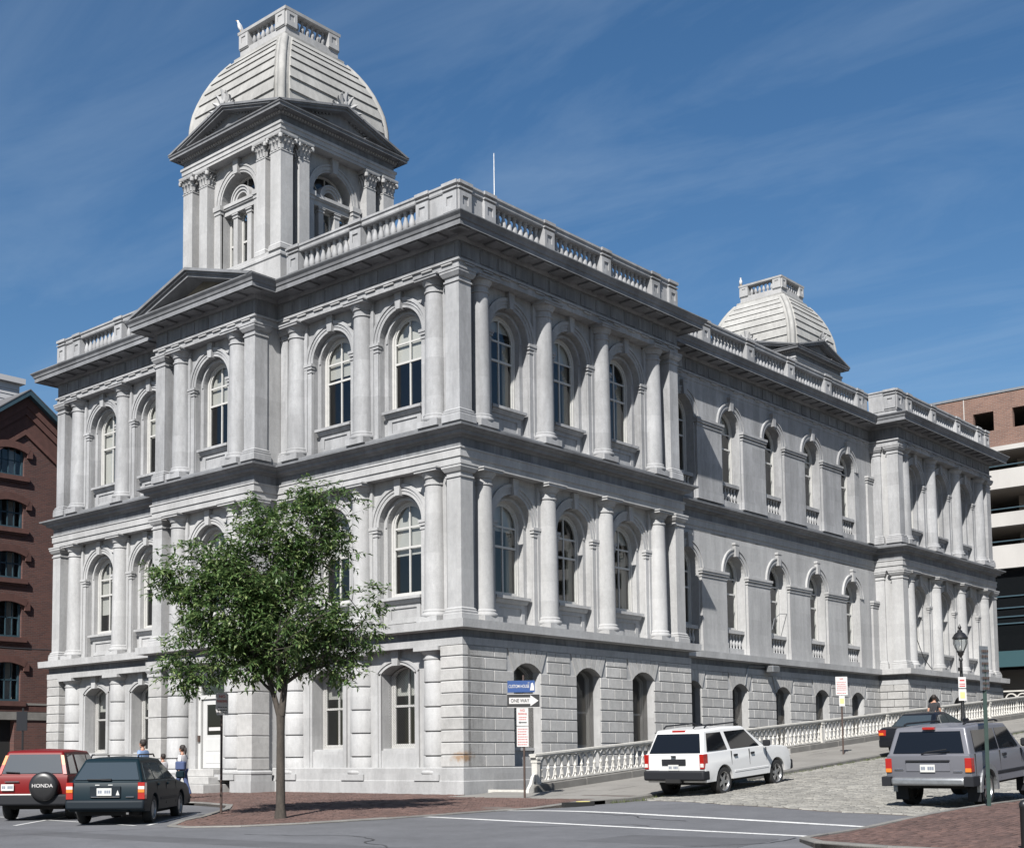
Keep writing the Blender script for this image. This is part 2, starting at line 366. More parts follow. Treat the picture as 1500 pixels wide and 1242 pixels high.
M['gull'] = mat('feathers', (.62,.62,.62), .9)
M['gull_wing'] = mat('wing_grey', (.30,.31,.33), .9)
M['beak'] = mat('beak', (.6,.35,.05), .6)
def leaf_mat():
    m = bpy.data.materials.new('leaf'); m.use_nodes = True; t = m.node_tree; b = t.nodes['Principled BSDF']
    g = t.nodes.new('ShaderNodeNewGeometry'); cr = t.nodes.new('ShaderNodeValToRGB'); t.links.new(g.outputs['Random Per Island'], cr.inputs[0])
    e = cr.color_ramp.elements; e[0].position = 0; e[0].color = (.046,.090,.030,1); e[1].position = 1; e[1].color = (.22,.27,.11,1)
    k = cr.color_ramp.elements.new(.6); k.color = (.092,.155,.050,1)
    t.links.new(cr.outputs[0], b.inputs['Base Color']); b.inputs['Roughness'].default_value = .42
    tl = t.nodes.new('ShaderNodeBsdfTranslucent'); t.links.new(cr.outputs[0], tl.inputs[0]); mx_ = t.nodes.new('ShaderNodeMixShader'); mx_.inputs[0].default_value = .40
    out = t.nodes['Material Output']; t.links.new(b.outputs[0], mx_.inputs[1]); t.links.new(tl.outputs[0], mx_.inputs[2]); t.links.new(mx_.outputs[0], out.inputs[0])
    return m
M['leaf'] = leaf_mat()
# ================================================================== custom house
W_, P1, P2, L_ = 22.58, 12.24, 31.67, 43.63
PA, PB, DP = -8.43, -14.15, -1.02
REC = 1.40
PLAN = [(0,0),(0,P1),(-REC,P1),(-REC,P2),(0,P2),(0,L_),(-W_,L_),(-W_,P2),(-W_+REC,P2),(-W_+REC,P1),(-W_,P1),(-W_,0),(PB,0),(PB,DP),(PA,DP),(PA,0)]
DZ = 6.07
house = empty('custom_house')
tag(house, 'grey granite customs building with columned storeys, roof balustrade and square domed tower', 'building')
S = M['stone']
def F(u, w, z): return (u, w, z)          # front facade: u = x, w = inward depth
def Rt(u, w, z): return (-w, u, z)        # side facade: u = y, w = inward depth
FR = {'F': (F, 0.0), 'R': (Rt, math.pi/2)}
cache = {}
def put(fr, name, key, build, mt, u, w, z, parent=None, smooth=0, kind=None):
    """place a shared mesh at (u, w, z) of a facade; the top storey is of darker weathered stone"""
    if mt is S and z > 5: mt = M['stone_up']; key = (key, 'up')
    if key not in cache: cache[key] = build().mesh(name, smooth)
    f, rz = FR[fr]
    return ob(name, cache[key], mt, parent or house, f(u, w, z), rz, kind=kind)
def arc_pts(hw, zs, rise, n=16):
    """arch points from right springing to left springing"""
    if rise <= 0: return [(hw, zs), (-hw, zs)]
    R = (hw*hw+rise*rise)/(2*rise); zc = zs+rise-R; a = math.asin(min(1, hw/R))
    return [(R*math.sin(a-2*a*i/n), zc+R*math.cos(a-2*a*i/n)) for i in range(n+1)]
def contour(hw, z0, zs, rise, n=16):
    return [(-hw, z0), (hw, z0)] + arc_pts(hw, zs, rise, n)
def hole_panel(u0, u1, z0, z1, hw, zsill, zs, rise, w0, w1, n=16):
    b = MB(); A = arc_pts(hw, zs, rise, n)
    def q(p): b.add([(x, w0, z) for x, z in p], [tuple(range(len(p)))])
    q([(u0,z0),(-hw,z0),(-hw,z1),(u0,z1)]); q([(hw,z0),(u1,z0),(u1,z1),(hw,z1)])
    if zsill > z0+1e-4: q([(-hw,z0),(hw,z0),(hw,zsill),(-hw,zsill)])
    for (a, za), (c, zc_) in zip(A, A[1:]): q([(a,za),(a,z1),(c,z1),(c,zc_)])
    C = contour(hw, zsill, zs, rise, n); k = len(C)
    b.add([(x,w0,z) for x,z in C]+[(x,w1,z) for x,z in C], [(i,(i+1)%k,k+(i+1)%k,k+i) for i in range(k)])
    return b
def band(CA, CB, w0, w1):
    k = len(CA); b = MB()
    b.add([(x,w0,z) for x,z in CA]+[(x,w0,z) for x,z in CB]+[(x,w1,z) for x,z in CB]+[(x,w1,z) for x,z in CA],
          [(i,(i+1)%k,k+(i+1)%k,k+i) for i in range(k)]+[(k+i,k+(i+1)%k,2*k+(i+1)%k,2*k+i) for i in range(k)]+[(2*k+i,2*k+(i+1)%k,3*k+(i+1)%k,3*k+i) for i in range(k)]+[(3*k+i,3*k+(i+1)%k,(i+1)%k,i) for i in range(k)])
    return b

# ---- windows: frame > sash, panes, blind
def make_window(fr, u, w, z, tagk, hw, z0, zmeet, ztr, zs, rise, blind=0.0, curtain=False):
    t = .085; n = 14
    def frame(): return band(contour(hw,z0,zs,rise,n), contour(hw-t,z0+t,zs,rise-t if rise > .5 else rise-.02,n), 0, .14)
    o = put(fr, 'window', ('wf',tagk), frame, M['frame'], u, w, z)
    h2 = hw-t; zb = z0+t; rs = rise-t if rise > .5 else rise-.02; s = .06
    top = zs+rs
    def sash():
        b = MB()
        CI = contour(h2,zb,zs,rs,n); CO = contour(h2-s,zb+s,zs,rs-s if rs > .5 else rs-.015,n)
        b2 = band(CI, CO, .03, .09); b.add(b2.v, b2.f)
        b.box(-h2+s-.005, h2-s+.005, .02, .085, zmeet-.035, zmeet+.035)
        if ztr: b.box(-h2+s-.005, h2-s+.005, .04, .08, ztr-.03, ztr+.03)
        b.box(-.027, .027, .035, .085, zb+s-.005, top-s+.005)
        return b
    k = ('ws',tagk)
    if k not in cache: cache[k] = sash().mesh('sash')
    ob('sash', cache[k], M['frame'], o)
    # panes
    g = h2-s
    def rect(x0,x1,za,zb_): return [(x0,za),(x1,za),(x1,zb_),(x0,zb_)]
    A = [p for p in arc_pts(g, zs, rs-s if rs > .5 else rs-.015, n)]
    half = len(A)//2
    zt = ztr+.03 if ztr else zmeet+.035
    ps = [rect(-g,-.03,zb+s,zmeet-.035), rect(.03,g,zb+s,zmeet-.035)]
    if ztr: ps += [rect(-g,-.03,zmeet+.035,ztr-.03), rect(.03,g,zmeet+.035,ztr-.03)]
    ps += [[(.028,zt),(g,zt)]+A[:half]+[(.028,A[half][1])], [(-g,zt),(-.028,zt),(-.028,A[half][1])]+A[half+1:]]
    for i, p in enumerate(ps):
        kk = ('wp',tagk,i)
        if kk not in cache:
            b = MB(); b.add([(x,.06,zz) for x,zz in p],[tuple(range(len(p)))]); cache[kk] = b.mesh('pane', norm=False)
        ob('pane', cache[kk], M['glass'], o)
    if blind > 0:
        zb_ = round(top-(top-zb)*blind, 2)
        kk = ('wb',tagk,zb_)
        if kk not in cache:
            if zb_ >= zs-.02:
                pp = [(x,zz) for x,zz in arc_pts(h2-.01,zs,rs,n) if zz >= zb_]
                pp = pp if len(pp) > 2 else [(-h2,zb_),(h2,zb_),(0,top)]
            else: pp = [(-h2+.01,zb_),(h2-.01,zb_)]+arc_pts(h2-.01,zs,rs,n)
            cache[kk] = MB().prism(pp, .15, .165).mesh('blind')
        ob('blind', cache[kk], M['blind'], o)
    if curtain:
        kk = ('wc',tagk)
        if kk not in cache:
            b = MB()
            for s_ in (-1,1):
                for j in range(4):
                    x = s_*(h2-.04-j*.075); b.lathe([(.04,zb),(.036,zs)], 8, cx=x, cy=.24)
            cache[kk] = b.mesh('curtain', 40)
        ob('curtain', cache[kk], M['curtain'], o)
    return o

# ---- storey bay with arched window (second and third storeys)
ZS = 8.46
def wall_bay(): return hole_panel(-1.615,1.615,5.2,9.92,.95,5.2,ZS,.95,.40,.62)
def inner_bay(): return hole_panel(-1.3,1.3,5.2,9.92,.78,6.14,ZS,.78,.62,.86)
def archivolt():
    b = MB(); b.arch(.95,1.06,.375,.45,ZS,20); b.arch(1.06,1.16,.35,.45,ZS,20); b.arch(1.16,1.27,.315,.45,ZS,20); b.arch(.79,.86,.585,.64,ZS,18); return b
def keystone():
    b = MB(); b.prism([(-.10,ZS+.90),(.10,ZS+.90),(.15,ZS+1.44),(-.15,ZS+1.44)], .25, .5); return b
def impost():
    b = MB(); b.box(-.165,.165,.335,.45,5.25,8.16); b.box(-.19,.19,.31,.45,5.25,5.42)
    b.box(-.19,.19,.31,.45,8.16,8.22); b.box(-.165,.165,.33,.45,8.22,8.28); b.box(-.21,.21,.29,.45,8.28,8.37); b.box(-.235,.235,.265,.45,8.37,8.46); return b
def sill():
    b = MB(); b.prism([(.37,6.06),(.37,6.15),(.70,6.19),(.86,6.19),(.86,6.06)], -.86, .86, 'yz'); b.prism([(.50,5.93),(.46,5.98),(.43,6.06),(.7,6.06),(.7,5.93)], -.80, .80, 'yz')
    return b
def apron():
    b = MB(); b.box(-.80,.80,.585,.66,5.2,5.985)
    b2 = band([(-.72,5.32),(.72,5.32),(.72,5.97),(-.72,5.97)], [(-.56,5.45),(.56,5.45),(.56,5.80),(-.56,5.80)], .545, .59); b.add(b2.v, b2.f); return b
def column_shaft():
    b = MB(); pr = [(.345,5.57)]
    for i in range(9):
        t = i/8; pr.append((.345-.045*t**1.6, 5.60+3.82*t))
    pr += [(.335,9.42),(.335,9.47),(.30,9.47),(.30,9.50)]
    b.lathe(pr, 24); return b
def col_base():
    b = MB(); b.box(-.42,.42,-.42,.42,5.16,5.36); b.lathe([(.43,5.34),(.45,5.37),(.455,5.41),(.44,5.45),(.40,5.47),(.39,5.50),(.40,5.53),(.375,5.57),(.345,5.58)], 24); return b
def col_cap():
    b = MB(); b.lathe([(.295,9.49),(.30,9.62),(.345,9.63),(.345,9.66),(.37,9.70),(.415,9.76),(.43,9.80)], 24)
    b.box(-.46,.46,-.46,.46,9.80,9.90); b.box(-.49,.49,-.49,.49,9.87,9.915); return b
def respond(): 
    b = MB(); b.box(-.46,.46,.30,.44,5.2,9.92); return b
def pier_mesh(wd, dp, z0=5.16, zb=5.57, zc=9.50, zt=9.92):
    """square pier centred on its plan, with base and cap mouldings"""
    b = MB(); x, y = wd/2, dp/2; P = [(-x,-y),(x,-y),(x,y),(-x,y)]
    b.sweep(P, [(-.05,z0),(.10,z0),(.10,z0+.20),(.085,z0+.22),(.095,z0+.28),(.05,z0+.31),(.06,z0+.36),(0,zb),(0,zc),(.035,zc),(.035,zc+.05),(0,zc+.07),(0,zc+.15),(.05,zc+.17),(.11,zc+.27),(.12,zc+.28),(.12,zc+.36),(.14,zc+.36),(.14,zt),(-.05,zt)])
    b.box(-x+.01,x-.01,-y+.01,y-.01,z0+.01,zt-.01); return b
blinds_seq = [.45,.52,.30,.48,.40,.55,.35,.5,.42,.6,.47]
bs = 0
def column(fr, u, w, dz):
    o = put(fr, 'column', 'colshaft', column_shaft, S, u, w+.28, dz, smooth=40)
    for nm, bf in (('column_base', col_base), ('column_capital', col_cap)):
        kk = (nm, dz > 5)
        if kk not in cache: cache[kk] = bf().mesh(nm, 40)
        ob(nm, cache[kk], M['stone_up'] if dz > 5 else S, o)
    put(fr, 'pilaster', 'respond', respond, S, u, w, dz)
def bay(fr, u, w, dz, blind, cur=False):
    put(fr, 'wall_panel', 'wallbay', wall_bay, S, u, w, dz)
    put(fr, 'window_surround', 'innerbay', inner_bay, S, u, w, dz)
    put(fr, 'arch_moulding', 'archiv', archivolt, S, u, w, dz, smooth=40)
    put(fr, 'keystone', 'key', keystone, S, u, w, dz)
    for s_ in (-1,1): put(fr, 'impost_pilaster', 'impost', impost, S, u+s_*1.13, w, dz)
    put(fr, 'window_sill', 'sill', sill, S, u, w, dz); put(fr, 'apron_panel', 'apron', apron, S, u, w, dz)
    make_window(fr, u, w+.80, dz, 'A', .78, 6.18, 7.77, 8.42, ZS, .78, blind, cur)
def filler(fr, u0, u1, w, z0, z1, depth=.4):
    k = ('fill', round(u1-u0,3), round(z1-z0,3), depth)
    put(fr, 'wall_panel', k, lambda: MB().box(0,u1-u0,0,depth,0,z1-z0), S, u0, w, z0)
FCOL = [-1.24,-4.47,-7.70]; FWIN = [-2.855,-6.085]
def mir(x): return -W_-x
RCOL = [1.26,4.48,7.70,10.92]; RWIN = [2.87,6.09,9.31]
for fl, dz in ((2,0.0),(3,DZ)):
    e = -.07 if fl == 2 else 0.0
    for side in (0,1):
        fx = (lambda x: x) if side == 0 else mir
        for c_ in FCOL: column('F', fx(c_), e, dz)
        for i, c_ in enumerate(FWIN):
            bay('F', fx(c_), e, dz, ([.56,.47] if fl == 2 else [.45,.42])[i] if side == 0 else [1.0,.5][i] if fl == 3 else [.75,.4][i])
        a, b_ = sorted((fx(-.45), fx(-1.24))); filler('F', a, b_, e+.40, 5.2+dz, 9.92+dz)
        a, b_ = sorted((fx(-7.70), fx(PA))); filler('F', a, b_, e+.40, 5.2+dz, 9.92+dz)
        x = fx(-8.25); put('F', 'pilaster', 'halfpil', lambda: pier_mesh(.34,.3), S, x, e+.30, dz)
    # central pavilion
    for c_ in (-11.29-1.62, -11.29+1.62): column('F', c_, DP+e, dz)
    bay('F', -11.29, DP+e, dz, .45)
    filler('F', PB+.12, -12.91, DP+e+.40, 5.2+dz, 9.92+dz); filler('F', -9.67, PA-.12, DP+e+.40, 5.2+dz, 9.92+dz)
    for x, sx in ((PA,-1),(PB,1)):
        b = MB(); b.box(min(x+sx*.05-e*sx*0, x+sx*.4), max(x+sx*.05, x+sx*.4), DP+.3, .5, 5.2+dz, 9.92+dz); ob('wall_panel', b, S, house)
        put('F', 'pier', 'pier', lambda: pier_mesh(.56,.56), S, x+sx*(.28)-sx*e*0, DP+e+.28, dz)
    for x in (0.0, -W_):
        sx = -1 if x == 0 else 1
        put('F', 'pier', 'pier', lambda: pier_mesh(.56,.56), S, x+sx*(.28+e), e+.28, dz)
    # side facade pavilions
    for v0, sgn in ((0.0,1),(P2,1)):
        ln = P1 if v0 == 0 else L_-P2
        off = (ln-P1)/2
        for c_ in RCOL: column('R', v0+off+c_, e, dz)
        for i, c_ in enumerate(RWIN): bay('R', v0+off+c_, e, dz, [.2,0,.3,.15,.0,.25][(i*2+fl) % 6], True)
        filler('R', v0+.45, v0+off+1.26, e+.40, 5.2+dz, 9.92+dz); filler('R', v0+off+10.92, v0+ln-.16, e+.40, 5.2+dz, 9.92+dz)
    for v in (P1-.28-e, P2+.28+e, L_-.28-e): put('R', 'pier', 'pier', lambda: pier_mesh(.56,.56), S, v, e+.28, dz)
    for v0, v1, vp in ((P1-.40,P1-.10,P1-.14),(P2+.10,P2+.40,P2+.14)):
        b = MB(); b.box(-REC-.3, -.3, v0, v1, 5.2+dz, 9.92+dz); ob('wall_panel', b, S, house)
        put('R', 'pilaster', 'retpil', lambda: pier_mesh(.24,.46), S, vp, 1.12, dz)
    # recessed centre: arched windows between broad piers
    def c_wall(): return hole_panel(-1.80,1.80,5.2,9.98,.78,5.2,ZS,.78,0,.50)
    def c_arch():
        b = MB(); b.arch(.78,.86,-.02,.05,ZS,20); b.arch(.86,1.02,-.05,.05,ZS,20); b.arch(1.02,1.08,-.085,.05,ZS,20); return b
    def c_key():
        b = MB(); b.prism([(-.10,ZS+.74),(.10,ZS+.74),(.15,ZS+1.26),(-.15,ZS+1.26)], -.14, .1); b.box(-.18,.18,-.16,.1,ZS+1.22,ZS+1.31); return b
    def c_pier(): 
        b = MB(); b.box(-.94,.94,-.10,.02,5.2,8.14); b.box(-.97,.97,-.13,.02,5.2,5.62)
        b.box(-.97,.97,-.13,.02,8.14,8.19); b.box(-.94,.94,-.11,.02,8.19,8.27); b.box(-1.0,1.0,-.17,.02,8.27,8.36); b.box(-1.03,1.03,-.20,.02,8.36,8.46); return b
    VC = [21.955+3.58*k for k in (-2,-1,0,1,2)]
    for i, v in enumerate(VC):
        put('R', 'wall_panel', 'cwall', c_wall, S, v, REC+e, dz)
        put('R', 'arch_moulding', 'carch', c_arch, S, v, REC+e, dz, smooth=40); put('R', 'keystone', 'ckey', c_key, S, v, REC+e, dz)
        make_window('R', v, REC+e+.36, dz, 'C', .78, 6.20, 7.72, 8.35, ZS, .78, [0,.25,0,.35,.2][i])
        # small balustraded sill
        o = put('R', 'window_balustrade', 'cbal', lambda: MB().box(-.78,.78,.06,.46,6.06,6.20).box(-.78,.78,.10,.44,5.2,5.46), S, v, REC+e, dz)
        if 'cbalu' not in cache: cache['cbalu'] = MB().lathe([(.06,5.46),(.06,5.50),(.045,5.53),(.085,5.62),(.09,5.70),(.045,5.86),(.04,5.95),(.06,5.99),(.065,6.06)], 10).mesh('baluster', 50)
        for k in range(6): ob('baluster', cache['cbalu'], S, o, (-.60+.24*k, .22, 0))
        ob('sill_back', MB().box(-.78,.78,.40,.48,5.2,6.1), S, o)
    for k in range(6):
        v = 21.955+3.58*(k-2.5)
        if 0 < k < 5: put('R', 'wall_pier', 'cpier', c_pier, S, v, REC+e, dz)
    for v, m_ in ((P1+.37, .37),(P2-.37,.37)):
        b = MB()
        for (wd, ww, z0, z1) in ((0,-.10,5.2,8.14),(.03,-.13,5.2,5.62),(.03,-.13,8.14,8.19),(.06,-.17,8.27,8.36),(.09,-.20,8.36,8.46),(0,-.11,8.19,8.27)):
            if v < 20: b.box(-m_, m_+wd-.16, ww, .02, z0, z1)
            else: b.box(-m_-wd+.16, m_, ww, .02, z0, z1)
        ob('wall_pier', b, S, house, Rt(v, REC+e, dz), math.pi/2)
    for v0, v1 in ((P1-.1, VC[0]-1.80),(VC[4]+1.80, P2+.1)): filler('R', v0, v1, REC+e, 5.2+dz, 9.98+dz)
    # smooth ends of rest of the house
    b = MB()
    b.box(-W_+.02,-.5,L_-.45,L_-.02,5.2+dz,9.95+dz); b.box(-W_+.02,-W_+.45,.5,P1-.02,5.2+dz,9.95+dz); b.box(-W_+.02,-W_+.45,P2+.02,L_-.5,5.2+dz,9.95+dz); b.box(-W_+REC,-W_+REC+.4,P1-.3,P2+.3,5.2+dz,9.95+dz)
    b.box(-W_+.02,-W_+REC+.4,P1-.4,P1-.05,5.2+dz,9.95+dz); b.box(-W_+.02,-W_+REC+.4,P2+.05,P2+.4,5.2+dz,9.95+dz)
    ob('rear_wall', b, S, house)

# ---- ground storey
E1 = .19
JZ = [.79+.367*i for i in range(10)]      # .79 ... 4.09
SB = M['stone_block']
stone_n = 0
far_stones = MB()
def stone(fr, u0, u1, w, z0, z1, dep=.10, far=False):
    """one ashlar block, its face at depth w, joints left open round it"""
    global stone_n
    g = .012; lw = round(u1-u0-2*g, 2); lh = round(z1-z0-2*.016, 3)
    if lw < .05: return
    if far or stone_n >= 290:
        f, rz = FR[fr]
        b = MB().box(0,lw,0,dep,0,lh,.012); b.xf(Matrix.Translation(f(u0+g, w, z0+.016)) @ Matrix.Rotation(rz,4,'Z')); far_stones.add(b.v, b.f); return
    stone_n += 1
    put(fr, 'stone', ('st',lw,lh,dep), lambda: MB().box(0,lw,0,dep,0,lh,.012), SB, u0+g, w, z0+.016)
def course(fr, u0, u1, w, z0, z1, odd, holes=(), far=False, step=.80):
    segs = []; a = u0
    for h0, h1 in sorted(holes):
        if h0 > a: segs.append((a, h0))
        a = h1
    segs.append((a, u1))
    for s0, s1 in segs:
        n = max(1, round((s1-s0)/step)); cuts = [s0]
        off = .38*step if odd else 0
        x = s0+(step*.55 if odd else step)
        while x < s1-.25: cuts.append(x); x += step
        cuts.append(s1)
        for a_, b_ in zip(cuts, cuts[1:]): stone(fr, a_, b_, w, z0, z1, far=far)
def seg_win(fr, u, w, z_from, hw, zs, rise, tagk, screen=True, far=False):
    # voussoirs
    n = 7; R = (hw*hw+rise*rise)/(2*rise); zc = zs+rise-R; a = math.asin(hw/R)*1.06; zt = 4.42
    for i in range(n):
        a0 = -a+2*a*i/n+.012; a1 = -a+2*a*(i+1)/n-.012
        def P(ang, top):
            if not top: return (R*math.sin(ang), zc+R*math.cos(ang))
            return (R*math.sin(ang)*1.42, zt)
        pts = [P(a0,0),P(a1,0),P(a1,1),P(a0,1)]
        put(fr, 'voussoir', ('vous',tagk,i), lambda: MB().prism(pts, -.012, .12), SB, u, w, 0)
    o = make_window(fr, u, w+.48, 0, tagk+'s', hw, z_from+.55, 2.55, None, zs-.05, rise, 0)
    put(fr, 'apron_panel', ('sap',tagk,round(z_from,2)), lambda: MB().box(-hw,hw,.36,.66,z_from,z_from+.56).box(-hw,hw,.28,.66,z_from+.50,z_from+.585), S, u, w, 0)
    if screen:
        k = ('scr', tagk, round(z_from,2))
        def scr():
            b = MB(); z0 = z_from+.60; z1 = zs+rise*.6; dlt = .085; h = hw-.02
            H = z1-z0; x = -h-H
            while x < h:
                for s_ in (1,-1):
                    p0x, p0z, p1x, p1z = x, z0, x+H, z1
                    if p0x < -h: p0z += (-h-p0x); p0x = -h
                    if p1x > h: p1z -= (p1x-h); p1x = h
                    if p1x-p0x > .02:
                        r_ = .0048
                        b.add([(s_*p0x-r_,.30,p0z+r_),(s_*p0x+r_,.30,p0z-r_),(s_*p1x+r_,.30,p1z-r_),(s_*p1x-r_,.30,p1z+r_),
                               (s_*p0x-r_,.308,p0z+r_),(s_*p0x+r_,.308,p0z-r_),(s_*p1x+r_,.308,p1z-r_),(s_*p1x-r_,.308,p1z+r_)],
                              [(0,1,2,3),(4,7,6,5),(0,3,7,4),(1,5,6,2)])
                x += dlt
            return b
        put(fr, 'window_screen', k, scr, M['screen'], u, w, 0, kind=None)
sg_wall = lambda hw_, zs_, rise_, half, zb: (lambda: hole_panel(-half,half,0,4.66,hw_,zb,zs_,rise_,.03,.66))
GH = {}
def ground_bays(v0, v1, wins, w, half, far, zmin=.79, hw=.66, wtag='g'):
    zs_, rise_ = 3.74, .27
    for u in wins:
        put('R', 'wall_panel', ('gw',half,hw,zmin), sg_wall(hw,zs_,rise_,half,zmin), S, u, w, 0)
        seg_win('R', u, w, zmin, hw, zs_, rise_, wtag)
    holes = [(u-hw, u+hw) for u in wins]; holes2 = [(u-hw-.34, u+hw+.34) for u in wins]
    for i, z in enumerate(JZ):
        z1 = JZ[i+1] if i < 9 else 4.43
        h = holes if z1 < 3.8 else holes2
        course('R', v0, v1, w, z, z1, i % 2, h, far)
# pavilion near the corner, recessed centre, far pavilion
ground_bays(.02, P1+E1, RWIN, -E1, 1.61, False)
for v0, v1 in ((.5-E1, RWIN[0]-1.61),(RWIN[2]+1.61, P1+E1-.08)): filler('R', v0, v1, -E1+.03, 0, 4.66)
# front: rusticated piers at the corners and at the porch
def drum_pier(x0, x1, w, dp, zb=.72, courses=None, fine=False, side=1):
    zz = JZ+[4.43] if fine else [.72,1.12,1.86,2.60,3.34,4.09]
    for i, (z0, z1) in enumerate(zip(zz, zz[1:])):
        k = ('dp',round(x1-x0,3),round(z1-z0,3),dp)
        put('F', 'stone', k, lambda: MB().box(0,x1-x0,0,dp,0,z1-z0-.03,.015), SB, x0, w, z0+.015)
    put('F', 'pier', ('dpc',round(x1-x0,3),dp,fine), lambda: MB().box(.03,x1-x0-.03,.03,dp-.03,0,4.45), S, x0, w, 0)
drum_pier(-.90+E1, E1, -E1, .9, fine=True)
drum_pier(-W_-E1, -W_+.90-E1, -E1, .9, fine=True)
ground_bays(P1+.1, P2-.1, VC, REC-E1, 1.79, False, hw=.62, wtag='c')
for v0, v1 in ((P1-.2, VC[0]-1.79),(VC[4]+1.79, P2+.2)): filler('R', v0, v1, REC-E1+.03, 0, 4.66)
ob('wall_panel', MB().box(-REC-.3,E1-.07,P1-.3,P1+E1-.06,0,4.66), S, house); ob('wall_panel', MB().box(-REC-.3,E1-.07,P2-E1+.06,P2+.3,0,4.66), S, house)
for i, z in enumerate(JZ):          # blocks on the return of the far pavilion
    z1 = JZ[i+1] if i < 9 else 4.43
    k = ('ret', round(z1-z,3), i % 2)
    xs = [-1.21,-.52,E1] if i % 2 else [-1.21,-.85,-.10,E1]
    for a_, b_ in zip(xs, xs[1:]):
        stone('F', a_, b_, P2-E1-.004, z, z1, dep=.09)
ground_bays(P2-E1, L_+E1, [P2+2.77,P2+5.99,P2+9.21], -E1, 1.61, True)
for v0, v1 in ((P2-E1+.08, P2+2.77-1.61),(P2+9.21+1.61, L_+E1-.05)): filler('R', v0, v1, -E1+.03, 0, 4.66)
ob('stone_courses', far_stones, SB, house, kind='stuff')

def f1_shaft():
    b = MB(); b.lathe([(.355,.60),(.355,4.2)], 24); return b
def drum(z0, z1, r0, r1):
    return lambda: MB().lathe([(r0-.06,z0),(r0-.06,z0+.026),(r0-.012,z0+.028),(r0,z0+.042),(r1,z1-.022),(r1-.012,z1-.008),(r1-.06,z1-.006)], 28)
def f1_column(u, w):
    o = put('F', 'column', 'f1s', f1_shaft, S, u, w, 0, smooth=40)
    zz = [.74,1.12,1.86,2.60,3.34,4.05]
    for i, (z0, z1) in enumerate(zip(zz, zz[1:])):
        k = ('drum',i)
        if k not in cache: cache[k] = drum(z0, z1, .425-.007*i, .418-.007*i)().mesh('drum', 40)
        ob('drum', cache[k], S, o)
    if 'f1b' not in cache:
        cache['f1b'] = MB().box(-.51,.51,-.51,.51,.39,.58).lathe([(.50,.58),(.525,.61),(.525,.66),(.50,.69),(.44,.71),(.42,.745)], 28).mesh('column_base', 40)
        cache['f1c'] = MB().lathe([(.385,4.04),(.41,4.05),(.42,4.09),(.38,4.11),(.38,4.19),(.40,4.20),(.47,4.28),(.49,4.31)], 28).box(-.51,.51,-.51,.51,4.31,4.43).mesh('column_capital', 40)
    ob('column_base', cache['f1b'], S, o); ob('column_capital', cache['f1c'], S, o)
def f1_bay(u, w):
    hw, zs_, rise_ = .74, 3.72, .28
    put('F', 'wall_panel', 'f1w', lambda: hole_panel(-1.62,1.62,0,4.45,hw,1.32,zs_,rise_,.22,.85), S, u, w, 0)
    def sur():
        b = MB(); C0 = contour(hw,.78,zs_,rise_); 
        for (d0, d1, ww) in ((0,.10,.185),(.10,.20,.15)):
            R = (hw*hw+rise_*rise_)/(2*rise_); zc = zs_+rise_-R; a = math.asin(hw/R)
            for s_ in (-1,1): b.box(min(s_*(hw+d0),s_*(hw+d1)), max(s_*(hw+d0),s_*(hw+d1)), ww, .24, .78, zs_+.02)
            b.arch(R+d0, R+d1, ww, .24, zc, 16, 0, math.pi/2-a*1.10, math.pi/2+a*1.10)
        return b
    put('F', 'window_surround', 'f1sur', sur, S, u, w, 0, smooth=40)
    put('F', 'keystone', 'f1key', lambda: MB().prism([(-.12,3.96),(.12,3.96),(.16,4.43),(-.16,4.43)], .06, .3), S, u, w, 0)
    put('F', 'window_sill', 'f1sill', lambda: MB().box(-.74,.74,.30,.86,1.27,1.385).box(-.74,.74,.36,.84,1.20,1.27), S, u, w, 0)
    def ap():
        b = MB(); b.box(-.74,.74,.46,.86,.75,1.205); q = band([(-.74,.8),(.74,.8),(.74,1.2),(-.74,1.2)],[(-.52,.9),(.52,.9),(.52,1.12),(-.52,1.12)],.40,.47); b.add(q.v,q.f); return b
    put('F', 'apron_panel', 'f1ap', ap, S, u, w, 0)
    make_window('F', u, w+.68, 0, 'f1', hw, 1.385, 2.72, None, zs_-.04, rise_, .36)
    k = 'f1scr'
    def scr():
        b = MB(); h = .72; z0, z1 = 1.42, 3.75; H = z1-z0; x = -h-H
        while x < h:
            for s_ in (1,-1):
                p0x, p0z, p1x, p1z = x, z0, x+H, z1
                if p0x < -h: p0z += (-h-p0x); p0x = -h
                if p1x > h: p1z -= (p1x-h); p1x = h
                if p1x-p0x > .02:
                    r_ = .0028
                    b.add([(s_*p0x-r_,0,p0z+r_),(s_*p0x+r_,0,p0z-r_),(s_*p1x+r_,0,p1z-r_),(s_*p1x-r_,0,p1z+r_)], [(0,1,2,3)])
            x += .085
        return b
    put('F', 'window_screen', k, scr, M['screen_dark'], u, w+.56, 0)
    put('F', 'plinth', 'f1pl', lambda: MB().box(-1.62,1.62,.02,.6,0,.75), S, u, w, 0)
for side in (0,1):
    fx = (lambda x: x) if side == 0 else mir
    for c_ in FCOL: f1_column(fx(c_), .24)
    for c_ in FWIN: f1_bay(fx(c_), -.02)
    a, b_ = sorted((fx(0.0), fx(-1.24))); filler('F', a, b_, .2, 0, 4.45)
    a, b_ = sorted((fx(-7.70), fx(PA))); filler('F', a, b_, .2, 0, 4.45)
